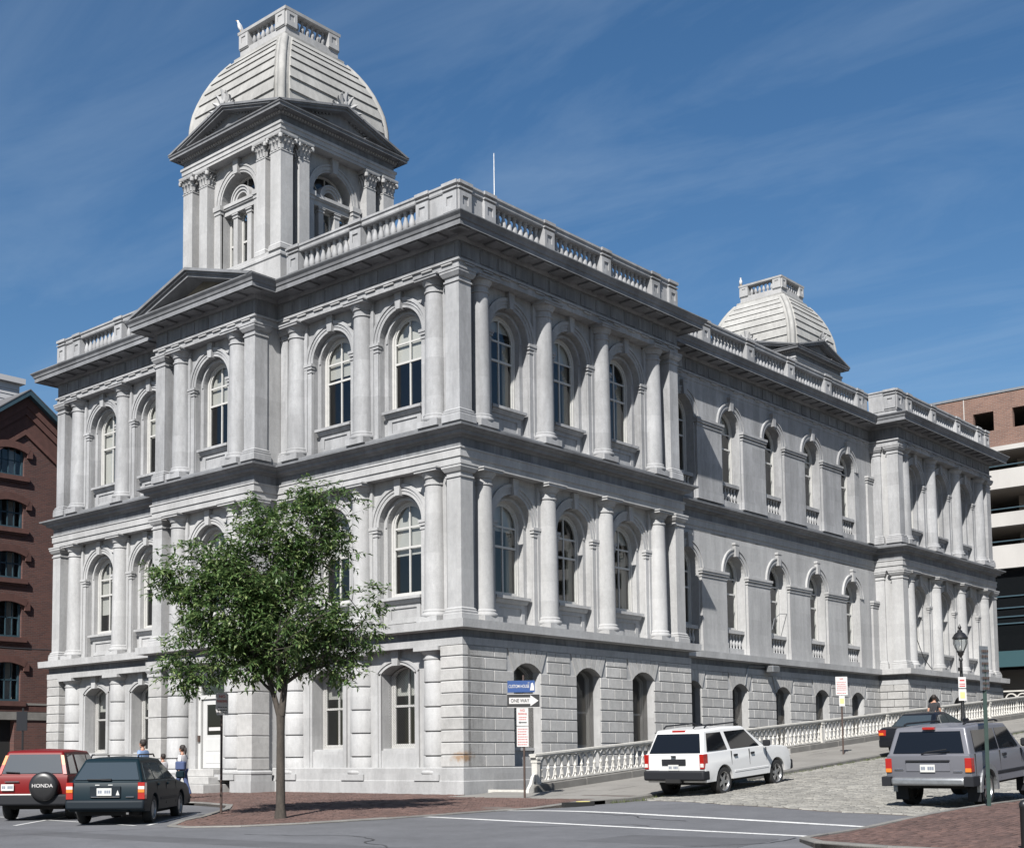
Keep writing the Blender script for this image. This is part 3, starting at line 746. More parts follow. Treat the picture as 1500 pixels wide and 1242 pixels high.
# porch of the central pavilion
for c_ in (-11.29-1.62, -11.29+1.62): f1_column(c_, DP+.24)
for x0 in (PA-.78+.08, PB-.08): drum_pier(x0, x0+.78, DP-.15, .78)
for x0 in (PA-.78+.08, PB-.08):
    put('F', 'pier_base', 'pbase', lambda: MB().sweep([(0,0),(.78,0),(.78,.78),(0,.78)],[(-.05,0),(.06,0),(.06,.58),(.08,.60),(.08,.66),(.02,.71),(-.05,.71)]), S, x0, DP-.15, 0)
    put('F', 'pier_cap', 'pcap', lambda: MB().sweep([(0,0),(.78,0),(.78,.78),(0,.78)],[(-.05,4.09),(.03,4.09),(.03,4.2),(.09,4.31),(.09,4.43),(-.05,4.43)]).box(.02,.76,.02,.76,4.09,4.425), S, x0, DP-.15, 0)
for x, sx in ((PA,-1),(PB,1)):
    b = MB(); b.box(min(x+sx*.02,x+sx*.5),max(x+sx*.02,x+sx*.5),DP+.4,.4,0,4.45); ob('wall_panel', b, S, house)
for x0, x1 in ((-12.75,-12.12),(-10.46,-9.83)):
    ob('wall_panel', MB().box(x0,x1,-.62,.3,.5,4.45), S, house)
for x0, x1 in ((-13.6,-12.75),(-9.83,-9.0)):
    ob('wall_panel', MB().box(x0,x1,-.72,.2,0,4.45), S, house)
ob('wall_panel', MB().box(-12.12,-10.46,-.60,.3,4.02,4.45), S, house)
dr = ob('door', MB().box(-12.12,-11.98,-.50,-.38,.76,4.02).box(-10.60,-10.46,-.50,-.38,.76,4.02).box(-11.98,-10.60,-.50,-.38,3.9,4.02).box(-11.98,-10.60,-.50,-.38,3.22,3.36), M['door'], house)
b = MB(); b.box(-11.92,-10.66,-.40,-.34,.78,3.20)
q = band([(-11.92,.78),(-10.66,.78),(-10.66,3.2),(-11.92,3.2)],[(-11.70,1.95),(-10.88,1.95),(-10.88,3.02),(-11.70,3.02)],-.44,-.39); b.add(q.v,q.f)
ob('door_leaf', b, M['door'], dr)
ob('pane', MB().box(-11.70,-10.88,-.412,-.402,1.95,3.02), M['dark_glass'], dr)
ob('pane', MB().box(-11.98,-10.60,-.44,-.43,3.36,3.9), M['glass'], dr)
for (z0,z1) in ((.95,1.30),(1.38,1.82)): ob('door_panel', MB().box(-11.74,-10.84,-.452,-.43,z0,z1,.01), M['door'], dr)
ob('notice', MB().box(-11.62,-10.98,-.418,-.413,2.10,2.22), M['sign_white'], dr)
ob('door_handle', MB().tube([(-10.82,-.46,1.75),(-10.80,-.52,1.78),(-10.80,-.52,2.05),(-10.82,-.46,2.08)], .014), M['metal'], dr)
ob('letter_box', MB().box(-12.09,-11.99,-.56,-.50,1.72,1.94), M['rust_post'], dr)
stp = []
for i, (y0, z0, z1) in enumerate(((-1.30,.50,.76),(-1.70,.25,.50),(-2.10,-.12,.25))):
    ob('step', MB().box(-12.35-.25*i, -10.23+.25*i, y0, -.40, z0, z1, .015), M['stone_block'], house)
# water table and plinths
for P_, nm in (([(PA,-E1*.9),(E1,-E1),(E1,P1+E1),(-REC+E1,P1+E1),(-REC+E1,P2-E1),(E1,P2-E1),(E1,L_+E1),(-W_-E1,L_+E1),(-W_-E1,-E1),(PB,-E1*.9)], 'water_table'),):
    ob(nm, MB().sweep(P_, [(-.6,-.6),(.05,-.6),(.05,.38),(.03,.40),(.03,.765),(.0,.79),(-.6,.79)], closed=False), S, house)
ob('water_table', MB().sweep([(PB-.1,DP+.2),(PB-.1,DP-.18),(PB+.95,DP-.18)], [(-.4,-.6),(.06,-.6),(.06,.36),(-.4,.36)], closed=False), S, house)
ob('water_table', MB().sweep([(PA-.95,DP-.18),(PA+.1,DP-.18),(PA+.1,DP+.8)], [(-.4,-.6),(.06,-.6),(.06,.36),(-.4,.36)], closed=False), S, house)
# ---- mouldings that run right round the house
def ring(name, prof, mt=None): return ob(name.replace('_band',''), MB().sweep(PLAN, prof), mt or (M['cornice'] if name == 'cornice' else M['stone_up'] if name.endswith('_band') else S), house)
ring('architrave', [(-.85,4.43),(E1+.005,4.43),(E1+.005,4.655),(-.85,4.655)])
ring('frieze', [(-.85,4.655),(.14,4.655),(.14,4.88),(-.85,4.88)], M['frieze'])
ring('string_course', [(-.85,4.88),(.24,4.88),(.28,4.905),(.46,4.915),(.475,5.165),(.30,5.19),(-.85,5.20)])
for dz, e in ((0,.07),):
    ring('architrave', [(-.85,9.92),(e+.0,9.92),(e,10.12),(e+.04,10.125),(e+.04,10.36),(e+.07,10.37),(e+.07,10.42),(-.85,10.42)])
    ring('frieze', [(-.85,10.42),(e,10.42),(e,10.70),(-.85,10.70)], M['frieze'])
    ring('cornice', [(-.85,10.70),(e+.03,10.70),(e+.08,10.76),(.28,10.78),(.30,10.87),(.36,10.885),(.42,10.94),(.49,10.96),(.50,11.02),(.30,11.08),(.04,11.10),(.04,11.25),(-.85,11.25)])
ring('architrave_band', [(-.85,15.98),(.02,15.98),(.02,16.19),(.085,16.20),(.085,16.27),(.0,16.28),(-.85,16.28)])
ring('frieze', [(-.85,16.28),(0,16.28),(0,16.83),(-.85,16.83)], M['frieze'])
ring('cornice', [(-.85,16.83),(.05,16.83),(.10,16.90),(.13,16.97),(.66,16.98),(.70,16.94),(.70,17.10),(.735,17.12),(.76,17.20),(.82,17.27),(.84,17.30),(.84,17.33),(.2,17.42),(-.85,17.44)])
# soffit blocks, frieze panels and small slots along the visible fronts
def along(fr, u0, u1, step, fn):
    n = max(1, round((u1-u0)/step)); s_ = (u1-u0)/n
    for i in range(n): fn(u0+s_*(i+.5), s_)
runs = [('F', PA+.85, .75, 0.0),('F', PB-.75-.1, -W_-.75, 0.0),('F', PB-.75, PA+.75, DP),('R', -.75, P1+.75, 0.0),('R', P1+.9, P2-.9, REC),('R', P2-.75, L_+.75, 0.0)]
runs = [(f, min(a,b), max(a,b), w_) for f,a,b,w_ in runs]
for fr, a, b_, w_ in runs:
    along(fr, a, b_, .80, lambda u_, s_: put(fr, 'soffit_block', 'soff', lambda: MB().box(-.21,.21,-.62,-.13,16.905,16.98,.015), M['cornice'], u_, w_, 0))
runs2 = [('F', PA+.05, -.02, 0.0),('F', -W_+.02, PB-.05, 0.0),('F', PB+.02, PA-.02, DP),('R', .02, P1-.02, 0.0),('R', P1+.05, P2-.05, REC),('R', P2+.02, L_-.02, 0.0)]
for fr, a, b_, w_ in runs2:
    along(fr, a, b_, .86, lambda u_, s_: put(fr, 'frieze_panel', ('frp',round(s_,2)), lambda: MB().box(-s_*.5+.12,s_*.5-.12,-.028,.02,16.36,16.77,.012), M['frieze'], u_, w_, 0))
    along(fr, a, b_, .86, lambda u_, s_: put(fr, 'regula', 'reg', lambda: MB().box(-.22,.22,-.075,.0,16.135,16.175), S, u_, w_, 0))
# ---- roof balustrade
ZP0, ZP1 = 17.40, 18.70
par_path = [(PA+.45,.0),(0,0),(0,P1),(-REC,P1),(-REC,P2),(0,P2),(0,L_),(-W_,L_),(-W_,P2),(-W_+REC,P2),(-W_+REC,P1),(-W_,P1),(-W_,0),(PB-.45,0)]
par = ob('roof_parapet', MB().sweep(par_path, [(-.46,ZP0),(.04,ZP0),(.04,17.60),(0,17.62),(0,17.70),(-.42,17.70),(-.42,17.62),(-.46,17.6)], closed=False)
         .sweep(par_path, [(-.42,18.46),(0,18.46),(.02,18.50),(.02,18.60),(.06,18.63),(.06,18.70),(-.48,18.70),(-.48,18.63),(-.44,18.6),(-.44,18.5)], closed=False), M['stone_up'], house)
def balu_mesh():
    return MB().lathe([(.085,0),(.085,.05),(.055,.07),(.05,.09),(.10,.20),(.112,.28),(.09,.40),(.055,.52),(.045,.60),(.07,.63),(.075,.66),(.055,.68),(.08,.72),(.08,.76)], 12).mesh('baluster', 55)
cache['balu'] = balu_mesh()
def pedestal(fr, u0, u1, w, deep=.46):
    wd = u1-u0
    def f():
        b = MB(); b.box(0,wd,-.035,deep-.02,17.69,18.47)
        q = band([(.0,17.78),(wd,17.78),(wd,18.40),(0,18.40)],[(wd/2-.13,17.98),(wd/2+.13,17.98),(wd/2+.13,18.26),(wd/2-.13,18.26)],-.075,-.03); b.add(q.v,q.f)
        b.box(-.02,wd+.02,-.10,deep,18.47,18.515); b.box(-.03,wd+.03,-.115,deep,18.61,18.715); return b
    put(fr, 'pedestal', ('ped',round(wd,2)), f, M['stone_up'], u0, w, 0, par)
def solid(fr, u0, u1, w): put(fr, 'parapet_panel', ('psol',round(u1-u0,2)), lambda: MB().box(0,u1-u0,.03,.36,17.69,18.47), M['stone_up'], u0, w, 0, par)
def balrow(fr, u0, u1, w):
    n = max(1, round((u1-u0)/.27)); s_ = (u1-u0)/n
    f, rz = FR[fr]
    for i in range(n): ob('baluster', cache['balu'], M['stone_up'], par, f(u0+s_*(i+.5), w+.20, 17.70), 0)
def prow(fr, stops, w, ends, pw=.52):
    """pedestals centred on the stops with balusters between them"""
    for a, b_ in zip(stops, stops[1:]): balrow(fr, a+pw/2, b_-pw/2, w)
    for s_ in stops: pedestal(fr, s_-pw/2, s_+pw/2, w)
    for (a, b_, ped) in ends:
        if ped: pedestal(fr, a, b_, w)
        else: solid(fr, a, b_, w)
prow('F', [-7.55,-4.47,-1.45], 0, [(-.56,.0,True),(-1.19,-.56,False),(-8.0,-7.81,False)])
prow('F', [mir(-1.45),mir(-4.47),mir(-7.55)], 0, [(-W_,-W_+.56,True),(-W_+.56,-W_+1.19,False)])
prow('R', [1.45,4.48,7.70,10.80], 0, [(0,.56,True),(.56,1.19,False),(P1-.56,P1,True),(11.06,P1-.56,False)])
prow('R', [P1+1.0]+[21.955+3.58*(k-2.5) for k in range(1,5)]+[P2-1.0], REC, [(P1,P1+.74,False),(P2-.74,P2,False)], .62)
prow('R', [P2+1.45,P2+4.40,P2+7.60,L_-1.45], 0, [(P2,P2+.56,True),(P2+.56,P2+1.19,False),(L_-.56,L_,True),(L_-1.19,L_-.56,False)])
put('F', 'pedestal', 'retped', lambda: MB().box(-1.36,-.56,-.03,.4,17.69,18.47), M['stone_up'], 0, P2+.005, 0, par); put('F','pedestal',('ped',.56),None,M['stone_up'],-.56,P2-.001,0,par)
# ---- pediment of the central pavilion
pcx = (PA+PB)/2; hx = (PA-PB)/2+.84; zp = 17.32; za = 18.42; yf = DP-.84
b = MB()
for s_ in (-1,1):
    def rk(d0, d1, y0, y1):
        # raking bar, from eaves to apex, offset d0..d1 below the top line
        ex, ez = pcx+s_*hx, zp; ax, az = pcx, za
        lim = lambda d_: pcx+s_*hx*(1-max(0,d_)/(za-zp))
        b.prism([(lim(d0),ez-min(0,d0)),(ax,az-d0),(ax,az-d1),(lim(d1),ez)], y0, y1)
    rk(-.03,.07,yf-.02,.3); rk(.07,.15,yf+.06,.3); rk(.15,.27,yf+.14,.3)
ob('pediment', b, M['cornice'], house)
for x0, x1, t0, t1 in ((pcx-3.0,pcx-.72,0,1),(pcx-.71,pcx+.71,0,1),(pcx+.72,pcx+3.0,0,1)):
    zt = lambda x: za-.2-(za-zp)*abs(x-pcx)/hx
    pts = [(x0,17.30),(x1,17.30),(x1,max(17.31,zt(x1)))]+([(pcx,zt(pcx))] if x0 < pcx < x1 else [])+[(x0,max(17.31,zt(x0)))]
    ob('tympanum_slab', MB().prism(pts, DP-.02, DP+.3), M['stone_stain'], house)
# raised lettering in the frieze above the door
for wd_, x_ in (('UNITED', -12.25), ('STATES', -10.75)): ob('lettering', text_mesh(wd_, .20, .012, 'CENTER', 1.25), M['gold'], house, (x_, DP-.145, 4.77))
# ---- floors, roof and inner walls
IN = [(-.5,.5),(-.5,P1),(-REC-.5,P1),(-REC-.5,P2),(-.5,P2),(-.5,L_-.3),(-W_+.5,L_-.3),(-W_+.5,.5)]
for z in (4.6,10.6): ob('floor_slab', MB().prism(IN, z, z+.3, 'xy'), M['inside'], house)
ob('floor_slab', MB().prism(IN, -.3, .3, 'xy'), M['inside'], house)
ob('flat_roof', MB().prism([(-.3,.3),(-.3,P1-.3),(-REC-.3,P1-.3),(-REC-.3,P2+.3),(-.3,P2+.3),(-.3,L_-.3),(-W_+.3,L_-.3),(-W_+.3,.3)], 17.1, 17.46, 'xy').box(PB+.2,PA-.2,DP+.2,.5,17.1,17.4), M['roof_slate'], house)
ob('inner_wall', MB().box(-6,-5.8,6,L_-.5,.3,17.1).box(-W_+.5,-5.8,6,6.2,.3,17.1), M['inside'], house)
ob('rear_wall', MB().box(-W_-.1,-.5,L_-.3,L_+.15,0,4.7).box(-W_-.15,-W_+.3,.5,P1,0,4.7).box(-W_-.15,-W_+.3,P2,L_,0,4.7).box(-W_+REC-.1,-W_+REC+.3,P1-.3,P2+.3,0,4.7).box(-W_-.15,-W_+REC+.3,P1-.3,P1+.1,0,4.7).box(-W_-.15,-W_+REC+.3,P2-.1,P2+.3,0,4.7), S, house)

# ================================================================== tower
TX, TY, TH = -11.29, 2.98, 2.84
D_ = M['dome']
tw = ob('tower', MB().box(TX-TH+.35,TX+TH-.35,TY-TH+1.2,TY+TH-.35,17.3,18.98), S, house)
def square(h): return [(TX-h,TY-h),(TX+h,TY-h),(TX+h,TY+h),(TX-h,TY+h)]
ob('tower_base', MB().sweep(square(TH), [(-.6,17.2),(.06,17.2),(.06,18.66),(.10,18.70),(.10,18.78),(.0,18.86),(0,18.98),(-.6,18.98)]), S, tw)
def tput(name, key, build, mt, k, smooth=0, x=0, w=0, z=0):
    """place on face k of the tower (0 front, 1 right, 2 back, 3 left); local u is measured from the middle of the face"""
    if key not in cache: cache[key] = build().mesh(name, smooth)
    a = k*math.pi/2; loc = Matrix.Rotation(a,4,'Z') @ Vector((x, -TH+w, z))
    return ob(name, cache[key], mt, tw, (TX+loc.x, TY+loc.y, z), a)
def tower_pil(wd, dp):
    def f():
        b = MB(); x, y = wd/2, dp/2
        b.sweep([(-x,-y),(x,-y),(x,y),(-x,y)], [(-.02,18.96),(.06,18.96),(.06,19.06),(.045,19.08),(.05,19.13),(0,19.2),(0,22.52),(.02,22.53),(.02,22.57),(-.02,22.57)]); b.box(-x+.01,x-.01,-y+.01,y-.01,18.97,22.56); return b
    return f
def corinth(wd, dp):
    """leafy capital: flaring bell, two rows of curled leaves, corner volutes and a curved abacus"""
    def f():
        b = MB(); x, y = wd/2, dp/2
        b.sweep([(-x,-y),(x,-y),(x,y),(-x,y)], [(-.05,22.57),(.0,22.57),(0,22.9),(.04,23.05),(-.05,23.05)]); b.box(-x+.01,x-.01,-y+.01,y-.01,22.57,23.15)
        b.sweep([(-x,-y),(x,-y),(x,y),(-x,y)], [(-.05,23.07),(.10,23.07),(.13,23.13),(.13,23.19),(-.05,23.19)])
        def leaf(px, py, nx, ny, z0, h, o_, lw):
            tx, ty = -ny, nx
            row = []
            for (dz_, out, ww) in ((0,.005,.8),(.45,.02,1.0),(.8,.05,.9),(1.0,.10,.6),(.92,.135,.3)):
                row.append((px+nx*(out*o_), py+ny*(out*o_), z0+h*dz_, lw*ww/2))
            vs = []
            for (ax, ay, az, hw_) in row: vs += [(ax-tx*hw_,ay-ty*hw_,az),(ax+nx*.03,ay+ny*.03,az),(ax+tx*hw_,ay+ty*hw_,az)]
            fs = []
            for j in range(len(row)-1):
                fs += [(j*3,j*3+1,j*3+4,j*3+3),(j*3+1,j*3+2,j*3+5,j*3+4)]
            b.add(vs, fs)
        for (nx, ny, half, dist) in ((0,-1,x,y),(1,0,y,x),(0,1,x,y),(-1,0,y,x)):
            tx, ty = -ny, nx
            for j in range(3):
                t_ = (-1+j)*half*.66; leaf(nx*dist+tx*t_, ny*dist+ty*t_, nx, ny, 22.60, .24, 1.0, half*.62)
            for j in range(4):
                t_ = (-1.5+j)*half*.62; leaf(nx*dist+tx*t_, ny*dist+ty*t_, nx, ny, 22.78, .22, 1.25, half*.5)
            b.lathe([(.0,-.03),(.05,-.03),(.05,.03),(.0,.03)], 8, cx=nx*(dist+.07), cy=ny*(dist+.07), cz=23.10)
        for sx in (-1,1):
            for sy in (-1,1):
                b.lathe([(.01,-.075),(.07,-.07),(.085,0),(.07,.07),(.01,.075)], 10, cx=sx*(x+.075), cy=sy*(y+.075), cz=22.99)
        return b
    return f
for k in range(4):
    for s_ in (-1,1):
        if s_ == 1 or True:
            if s_ == 1:
                tput('corner_pilaster', 'tpc', tower_pil(.56,.56), S, k, x=TH-.28, w=.28); tput('capital', 'tcc', corinth(.56,.56), S, k, 35, x=TH-.28, w=.28)
            tput('pilaster', 'tpi', tower_pil(.48,.42), S, k, x=s_*1.68, w=.27); tput('capital', 'tci', corinth(.48,.42), S, k, 35, x=s_*1.68, w=.27)
    tput('tower_wall', 'tww', lambda: hole_panel(-2.45,2.45,18.9,23.25,.98,18.9,21.70,.98,.40,.95), S, k)
    tput('arch_moulding', 'twa', lambda: MB().arch(.98,1.06,.37,.45,21.70,20).arch(1.06,1.2,.34,.45,21.70,20).arch(1.2,1.26,.31,.45,21.70,20), S, k, 40)
    tput('keystone', 'twk', lambda: MB().prism([(-.11,22.62),(.11,22.62),(.16,23.19),(-.16,23.19)], .22, .5), S, k)
    for s_ in (-1,1): tput('impost_pilaster', 'twi', lambda: MB().box(-.16,.16,.32,.45,18.98,21.38).box(-.19,.19,.29,.45,21.38,21.44).box(-.22,.22,.26,.45,21.52,21.70).box(-.18,.18,.30,.45,21.44,21.52), S, k, x=s_*1.14)
    wdw = tput('tower_window', 'twe', lambda: MB().box(-.98,.98,.52,.92,21.32,21.52).box(-.98,.98,.46,.92,21.52,21.58).box(-.98,.98,.42,.92,21.58,21.70), S, k)
    def twa2():
        b = MB(); b.arch(.30,.40,.55,.85,21.70,16); b.arch(.40,.50,.50,.85,21.70,16); b.arch(.50,.55,.46,.85,21.70,16); return b
    kk = 'tw_inner'
    tput('fanlight_arch', kk, twa2, S, k, 40)
    for x_ in (-.40,.40):
        tput('mullion', 'tw_col', lambda: MB().box(-.12,.12,.58,.82,18.98,21.14).box(-.15,.15,.55,.85,21.14,21.20).box(-.17,.17,.53,.87,21.26,21.32).box(-.13,.13,.57,.83,21.2,21.26), S, k, x=x_)
    kk = 'tw_fr'
    if kk not in cache:
        b = MB()
        for (x0,x1) in ((-.28,.28),(-.98,-.52),(.52,.98)):
            q = band([(x0,18.98),(x1,18.98),(x1,21.32),(x0,21.32)],[(x0+.07,19.05),(x1-.07,19.05),(x1-.07,21.25),(x0+.07,21.25)],.80,.88); b.add(q.v,q.f); b.box(x0+.06,x1-.06,.80,.87,20.18,20.25)
        q = band(contour(.97,21.70,21.705,.965), contour(.88,21.72,21.725,.87), .80,.88); b.add(q.v,q.f)
        for a_ in (45,90,135): 
            c_, s2 = math.cos(R_(a_)), math.sin(R_(a_)); b.tube([(.5*c_,.84,21.70+.5*s2),(.9*c_,.84,21.7+.9*s2)], .025, 6)
        cache[kk] = b.mesh('sash')
        cache['tw_pn'] = [MB().add([(x0,.85,18.98),(x1,.85,18.98),(x1,.85,21.32),(x0,.85,21.32)],[(0,1,2,3)]).mesh('pane',norm=False) for x0,x1 in ((-.28,.28),(-.98,-.52),(.52,.98))] + [MB().add([(x,.85,z) for x,z in contour(.95,21.70,21.7,.95)],[tuple(range(19))]).mesh('pane',norm=False)]
    tput('sash', kk, None, M['frame'], k)
    for j in range(4):
        cache['tw_pn%d' % j] = cache['tw_pn'][j]; tput('pane', 'tw_pn%d' % j, None, M['glass'], k)
ob('tower_floor', MB().box(TX-2.3,TX+2.3,TY-2.3,TY+2.3,18.6,18.96), M['inside'], tw)
ob('architrave', MB().sweep(square(TH), [(-.9,23.19),(.02,23.19),(.02,23.30),(.05,23.305),(.05,23.44),(.09,23.47),(.09,23.56),(-.9,23.56)]), S, tw)
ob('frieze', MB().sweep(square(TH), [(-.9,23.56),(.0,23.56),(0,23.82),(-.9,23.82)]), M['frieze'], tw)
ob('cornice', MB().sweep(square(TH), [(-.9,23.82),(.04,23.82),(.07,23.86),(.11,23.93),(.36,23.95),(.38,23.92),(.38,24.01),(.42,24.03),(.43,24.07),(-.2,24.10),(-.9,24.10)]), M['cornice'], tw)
for k in range(4):
    kk = 'tdent'
    def dent():
        b = MB()
        for i in range(44): b.box(-2.86+.132*i, -2.86+.132*i+.075, -.115, 0, 23.845, 23.915)
        return b
    tput('dentil_row', kk, dent, S, k)
    def gable():
        b = MB(); hx_ = TH+.44; zp_, za_ = 24.09, 25.02
        for s_ in (-1,1):
            for (d0,d1,y0) in ((-.03,.05,-.44),(.05,.11,-.40),(.11,.20,-.33)):
                lim = lambda d_: s_*hx_*(1-max(0,d_)/(za_-zp_)); b.prism([(lim(d0),zp_-min(0,d0)),(0,za_-d0),(0,za_-d1),(lim(d1),zp_)], y0, 1.9 if d0 < 0 else .6)
        b.prism([(-2.5,24.09),(2.5,24.09),(0,za_-.2)], .0, .3)
        for s_ in (-1,1):
            for i in range(16):
                t_ = .06+i*.052; x_ = s_*hx_*(1-t_); z_ = zp_+(za_-zp_)*t_-.20; b.box(x_-.045,x_+.045,-.08,.05,z_-.06,z_-.005)
        return b
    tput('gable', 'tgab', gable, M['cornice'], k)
    def acro():
        b = MB()
        for (x_,z_,l_,wd_,ang) in ((0,25.0,.60,.24,0),(-.08,25.0,.48,.20,24),(.08,25.0,.48,.20,-24),(-.16,24.98,.40,.18,55),(.16,24.98,.40,.18,-55),(-.36,24.92,.36,.16,85),(.36,24.92,.36,.16,-85),(-.5,24.84,.3,.14,100),(.5,24.84,.3,.14,-100)):
            a_ = R_(ang); pts = []
            for (t_, ww, out) in ((0,.45,0),(.3,.9,-.03),(.6,1,-.05),(.85,.7,-.1),(1,.15,-.16)):
                cx_, cz_ = x_-math.sin(a_)*l_*t_, z_+math.cos(a_)*l_*t_; nx_, nz_ = math.cos(a_)*wd_*ww/2, math.sin(a_)*wd_*ww/2
                pts.append(((cx_-nx_,out,cz_-nz_),(cx_,out-.05,cz_),(cx_+nx_,out,cz_+nz_),(cx_,out+.06,cz_)))
            vs = [p for q_ in pts for p in q_]; fs = [(j*4+i,j*4+(i+1)%4,j*4+4+(i+1)%4,j*4+4+i) for j in range(4) for i in range(4)]; b.add(vs,fs)
        for s_ in (-1,1):
            b.lathe([(.02,-.05),(.08,-.05),(.10,0),(.08,.05),(.02,.05)], 10, cx=s_*.30, cy=-.02, cz=25.02, axis='y')
            b.lathe([(.02,-.05),(.06,-.05),(.075,0),(.06,.05),(.02,.05)], 10, cx=s_*.52, cy=-.02, cz=24.92, axis='y')
        b.lathe([(.0,-.06),(.09,-.05),(.09,.05),(0,.06)], 10, cx=0, cy=-.05, cz=25.12, axis='y')
        return b
    tput('acroterion', 'tacr', acro, S, k, 40, w=-.28)
DP_ = [(2.72,24.2),(2.715,24.75),(2.70,25.15),(2.63,25.65),(2.51,26.07),(2.35,26.52),(2.15,26.94),(1.95,27.28),(1.72,27.60),(1.53,27.83),(1.37,28.02)]
def dome_h(z):
    for (h0,z0),(h1,z1) in zip(DP_, DP_[1:]):
        if z0 <= z <= z1: return h0+(h1-h0)*(z-z0)/(z1-z0)
    return DP_[-1][0]
b = MB(); vs = []; fs = []
for h, z in DP_: vs += [(TX-h,TY-h,z),(TX+h,TY-h,z),(TX+h,TY+h,z),(TX-h,TY+h,z)]
for j in range(len(DP_)-1):
    for i in range(4): fs.append((j*4+i,j*4+(i+1)%4,j*4+4+(i+1)%4,j*4+4+i))
b.add(vs, fs); b.box(TX-1.37,TX+1.37,TY-1.37,TY+1.37,27.9,28.03); ob('dome', b, D_, tw)
ZC = [24.35,24.95,25.47,25.94,26.38,26.78,27.14,27.46,27.76]
for k in range(4):
    for i, (z0, z1) in enumerate(zip(ZC, ZC[1:])):
        def crs():
            h0, h1 = dome_h(z0), dome_h(z1); n0 = h0-TH; n1 = h1-TH; m0, m1 = h0-.34, h1-.34
            zm = (z0+z1)/2; hm = dome_h(zm)
            # each course leans out at its lower edge, over the one below
            return MB().add([(-m0,-n0-.10,z0),(m0,-n0-.10,z0),(m1,-n1-.035,z1+.02),(-m1,-n1-.035,z1+.02),(-m0,-n0+.12,z0),(m0,-n0+.12,z0),(m1,-n1+.12,z1+.02),(-m1,-n1+.12,z1+.02)],
                   [(0,1,2,3),(0,4,5,1),(0,3,7,4),(1,5,6,2),(3,2,6,7)])
        tput('dome_course', ('crs',i), crs, D_, k)
    def hip():
        b = MB(); pts = []
        for z in [24.3+.2*i for i in range(18)]: 
            h = dome_h(z); pts.append((h-.10,-(h-TH)+.10-.0,z))
        b.tube(pts, .155, 8); return b
    tput('hip_rib', 'thip', hip, D_, k, 50)
ob('dome_ledge', MB().sweep(square(1.40), [(-.4,27.80),(.06,27.80),(.10,27.86),(.10,27.96),(.02,28.0),(-.4,28.0)]), D_, tw)
ob('top_parapet', MB().sweep(square(1.33), [(-.3,27.98),(.0,27.98),(0,28.34),(-.3,28.34)]).sweep(square(1.33), [(-.32,28.90),(.02,28.90),(.07,28.94),(.08,29.05),(-.36,29.05),(-.34,28.95)]), S, tw)
for k in range(4):
    a = k*math.pi/2
    for nm, x_, key, bf in (('pedestal', 1.07, 'tped', lambda: MB().box(-.26,.26,-.04,.36,28.32,28.91).add(*(lambda q: (q.v,q.f))(band([(-.26,28.36),(.26,28.36),(.26,28.9),(-.26,28.9)],[(-.12,28.55),(.12,28.55),(.12,28.8),(-.12,28.8)],-.07,-.035)))),):
        for s_ in ((1,-1) if True else (1,)):
            if key not in cache: cache[key] = bf().mesh(nm)
            loc = Matrix.Rotation(a,4,'Z') @ Vector((s_*x_, -1.33+.0015*(k+1)*s_, 0)); ob(nm, cache[key], S, tw, (TX+loc.x, TY+loc.y, 0), a)
    for i in range(6):
        loc = Matrix.Rotation(a,4,'Z') @ Vector((-.65+.26*i, -1.18, 0)); o = ob('baluster', cache['balu'], S, tw, (TX+loc.x, TY+loc.y, 28.33)); o.scale = (.85,.85,.75)
tw2 = tree_copy(tw, house); tw2.location = (0, 37.92, 0)
tw['label'] = 'front tower with arched windows and square curved dome'; tw2['label'] = 'rear tower showing only its dome and gables'
# ================================================================== ground
def zs(y):                      # level of the pavements beside the customs building
    y = max(-70, min(60, y)); return .072*y if y > 0 else .018*y
def zr(x, y):                   # level of the carriageways
    y = max(-70, min(60, y))
    side = zs(y)-.125+.012*(x-6.1)+.12*max(0, 1-((x-11.1)/5.2)**2)
    fore = .020*y-.075
    t = smoothstep(-9, -3, y)
    if x < 2: t *= smoothstep(-2, 2, x)
    if x > 17: t = t
    return fore*(1-t)+side*t
def grid_sheet(xs, ys, fz):
    vs = [(x,y,fz(x,y)) for y in ys for x in xs]; n = len(xs)
    return MB().add(vs, [(j*n+i,j*n+i+1,(j+1)*n+i+1,(j+1)*n+i) for j in range(len(ys)-1) for i in range(n-1)])
def frange(a, b, s):
    n = max(1, int(round((b-a)/s))); return [a+(b-a)*i/n for i in range(n+1)]
xs = [-4000,-800,-200,-90]+frange(-60,60,10)+[90,200,800,4000]; ys = [-4000,-800,-200,-100]+frange(-70,70,10)+[100,200,800,4000]
g_ = ob('ground', grid_sheet(xs, ys, lambda x,y: (.018*max(-70,min(0,y)) if x < 2 else min(zs(y), zr(x,y)))-.35), M['earth'], norm=False); g_['kind'] = 'structure'
xs = frange(-70,-10,6)+frange(-8,22,1.0)+frange(25,70,5); ys = frange(-60,-20,5)+frange(-18,4,.75)+frange(6,70,4)
rd = ob('road', grid_sheet(xs, ys, zr), M['asphalt'], norm=False); rd['kind'] = 'structure'

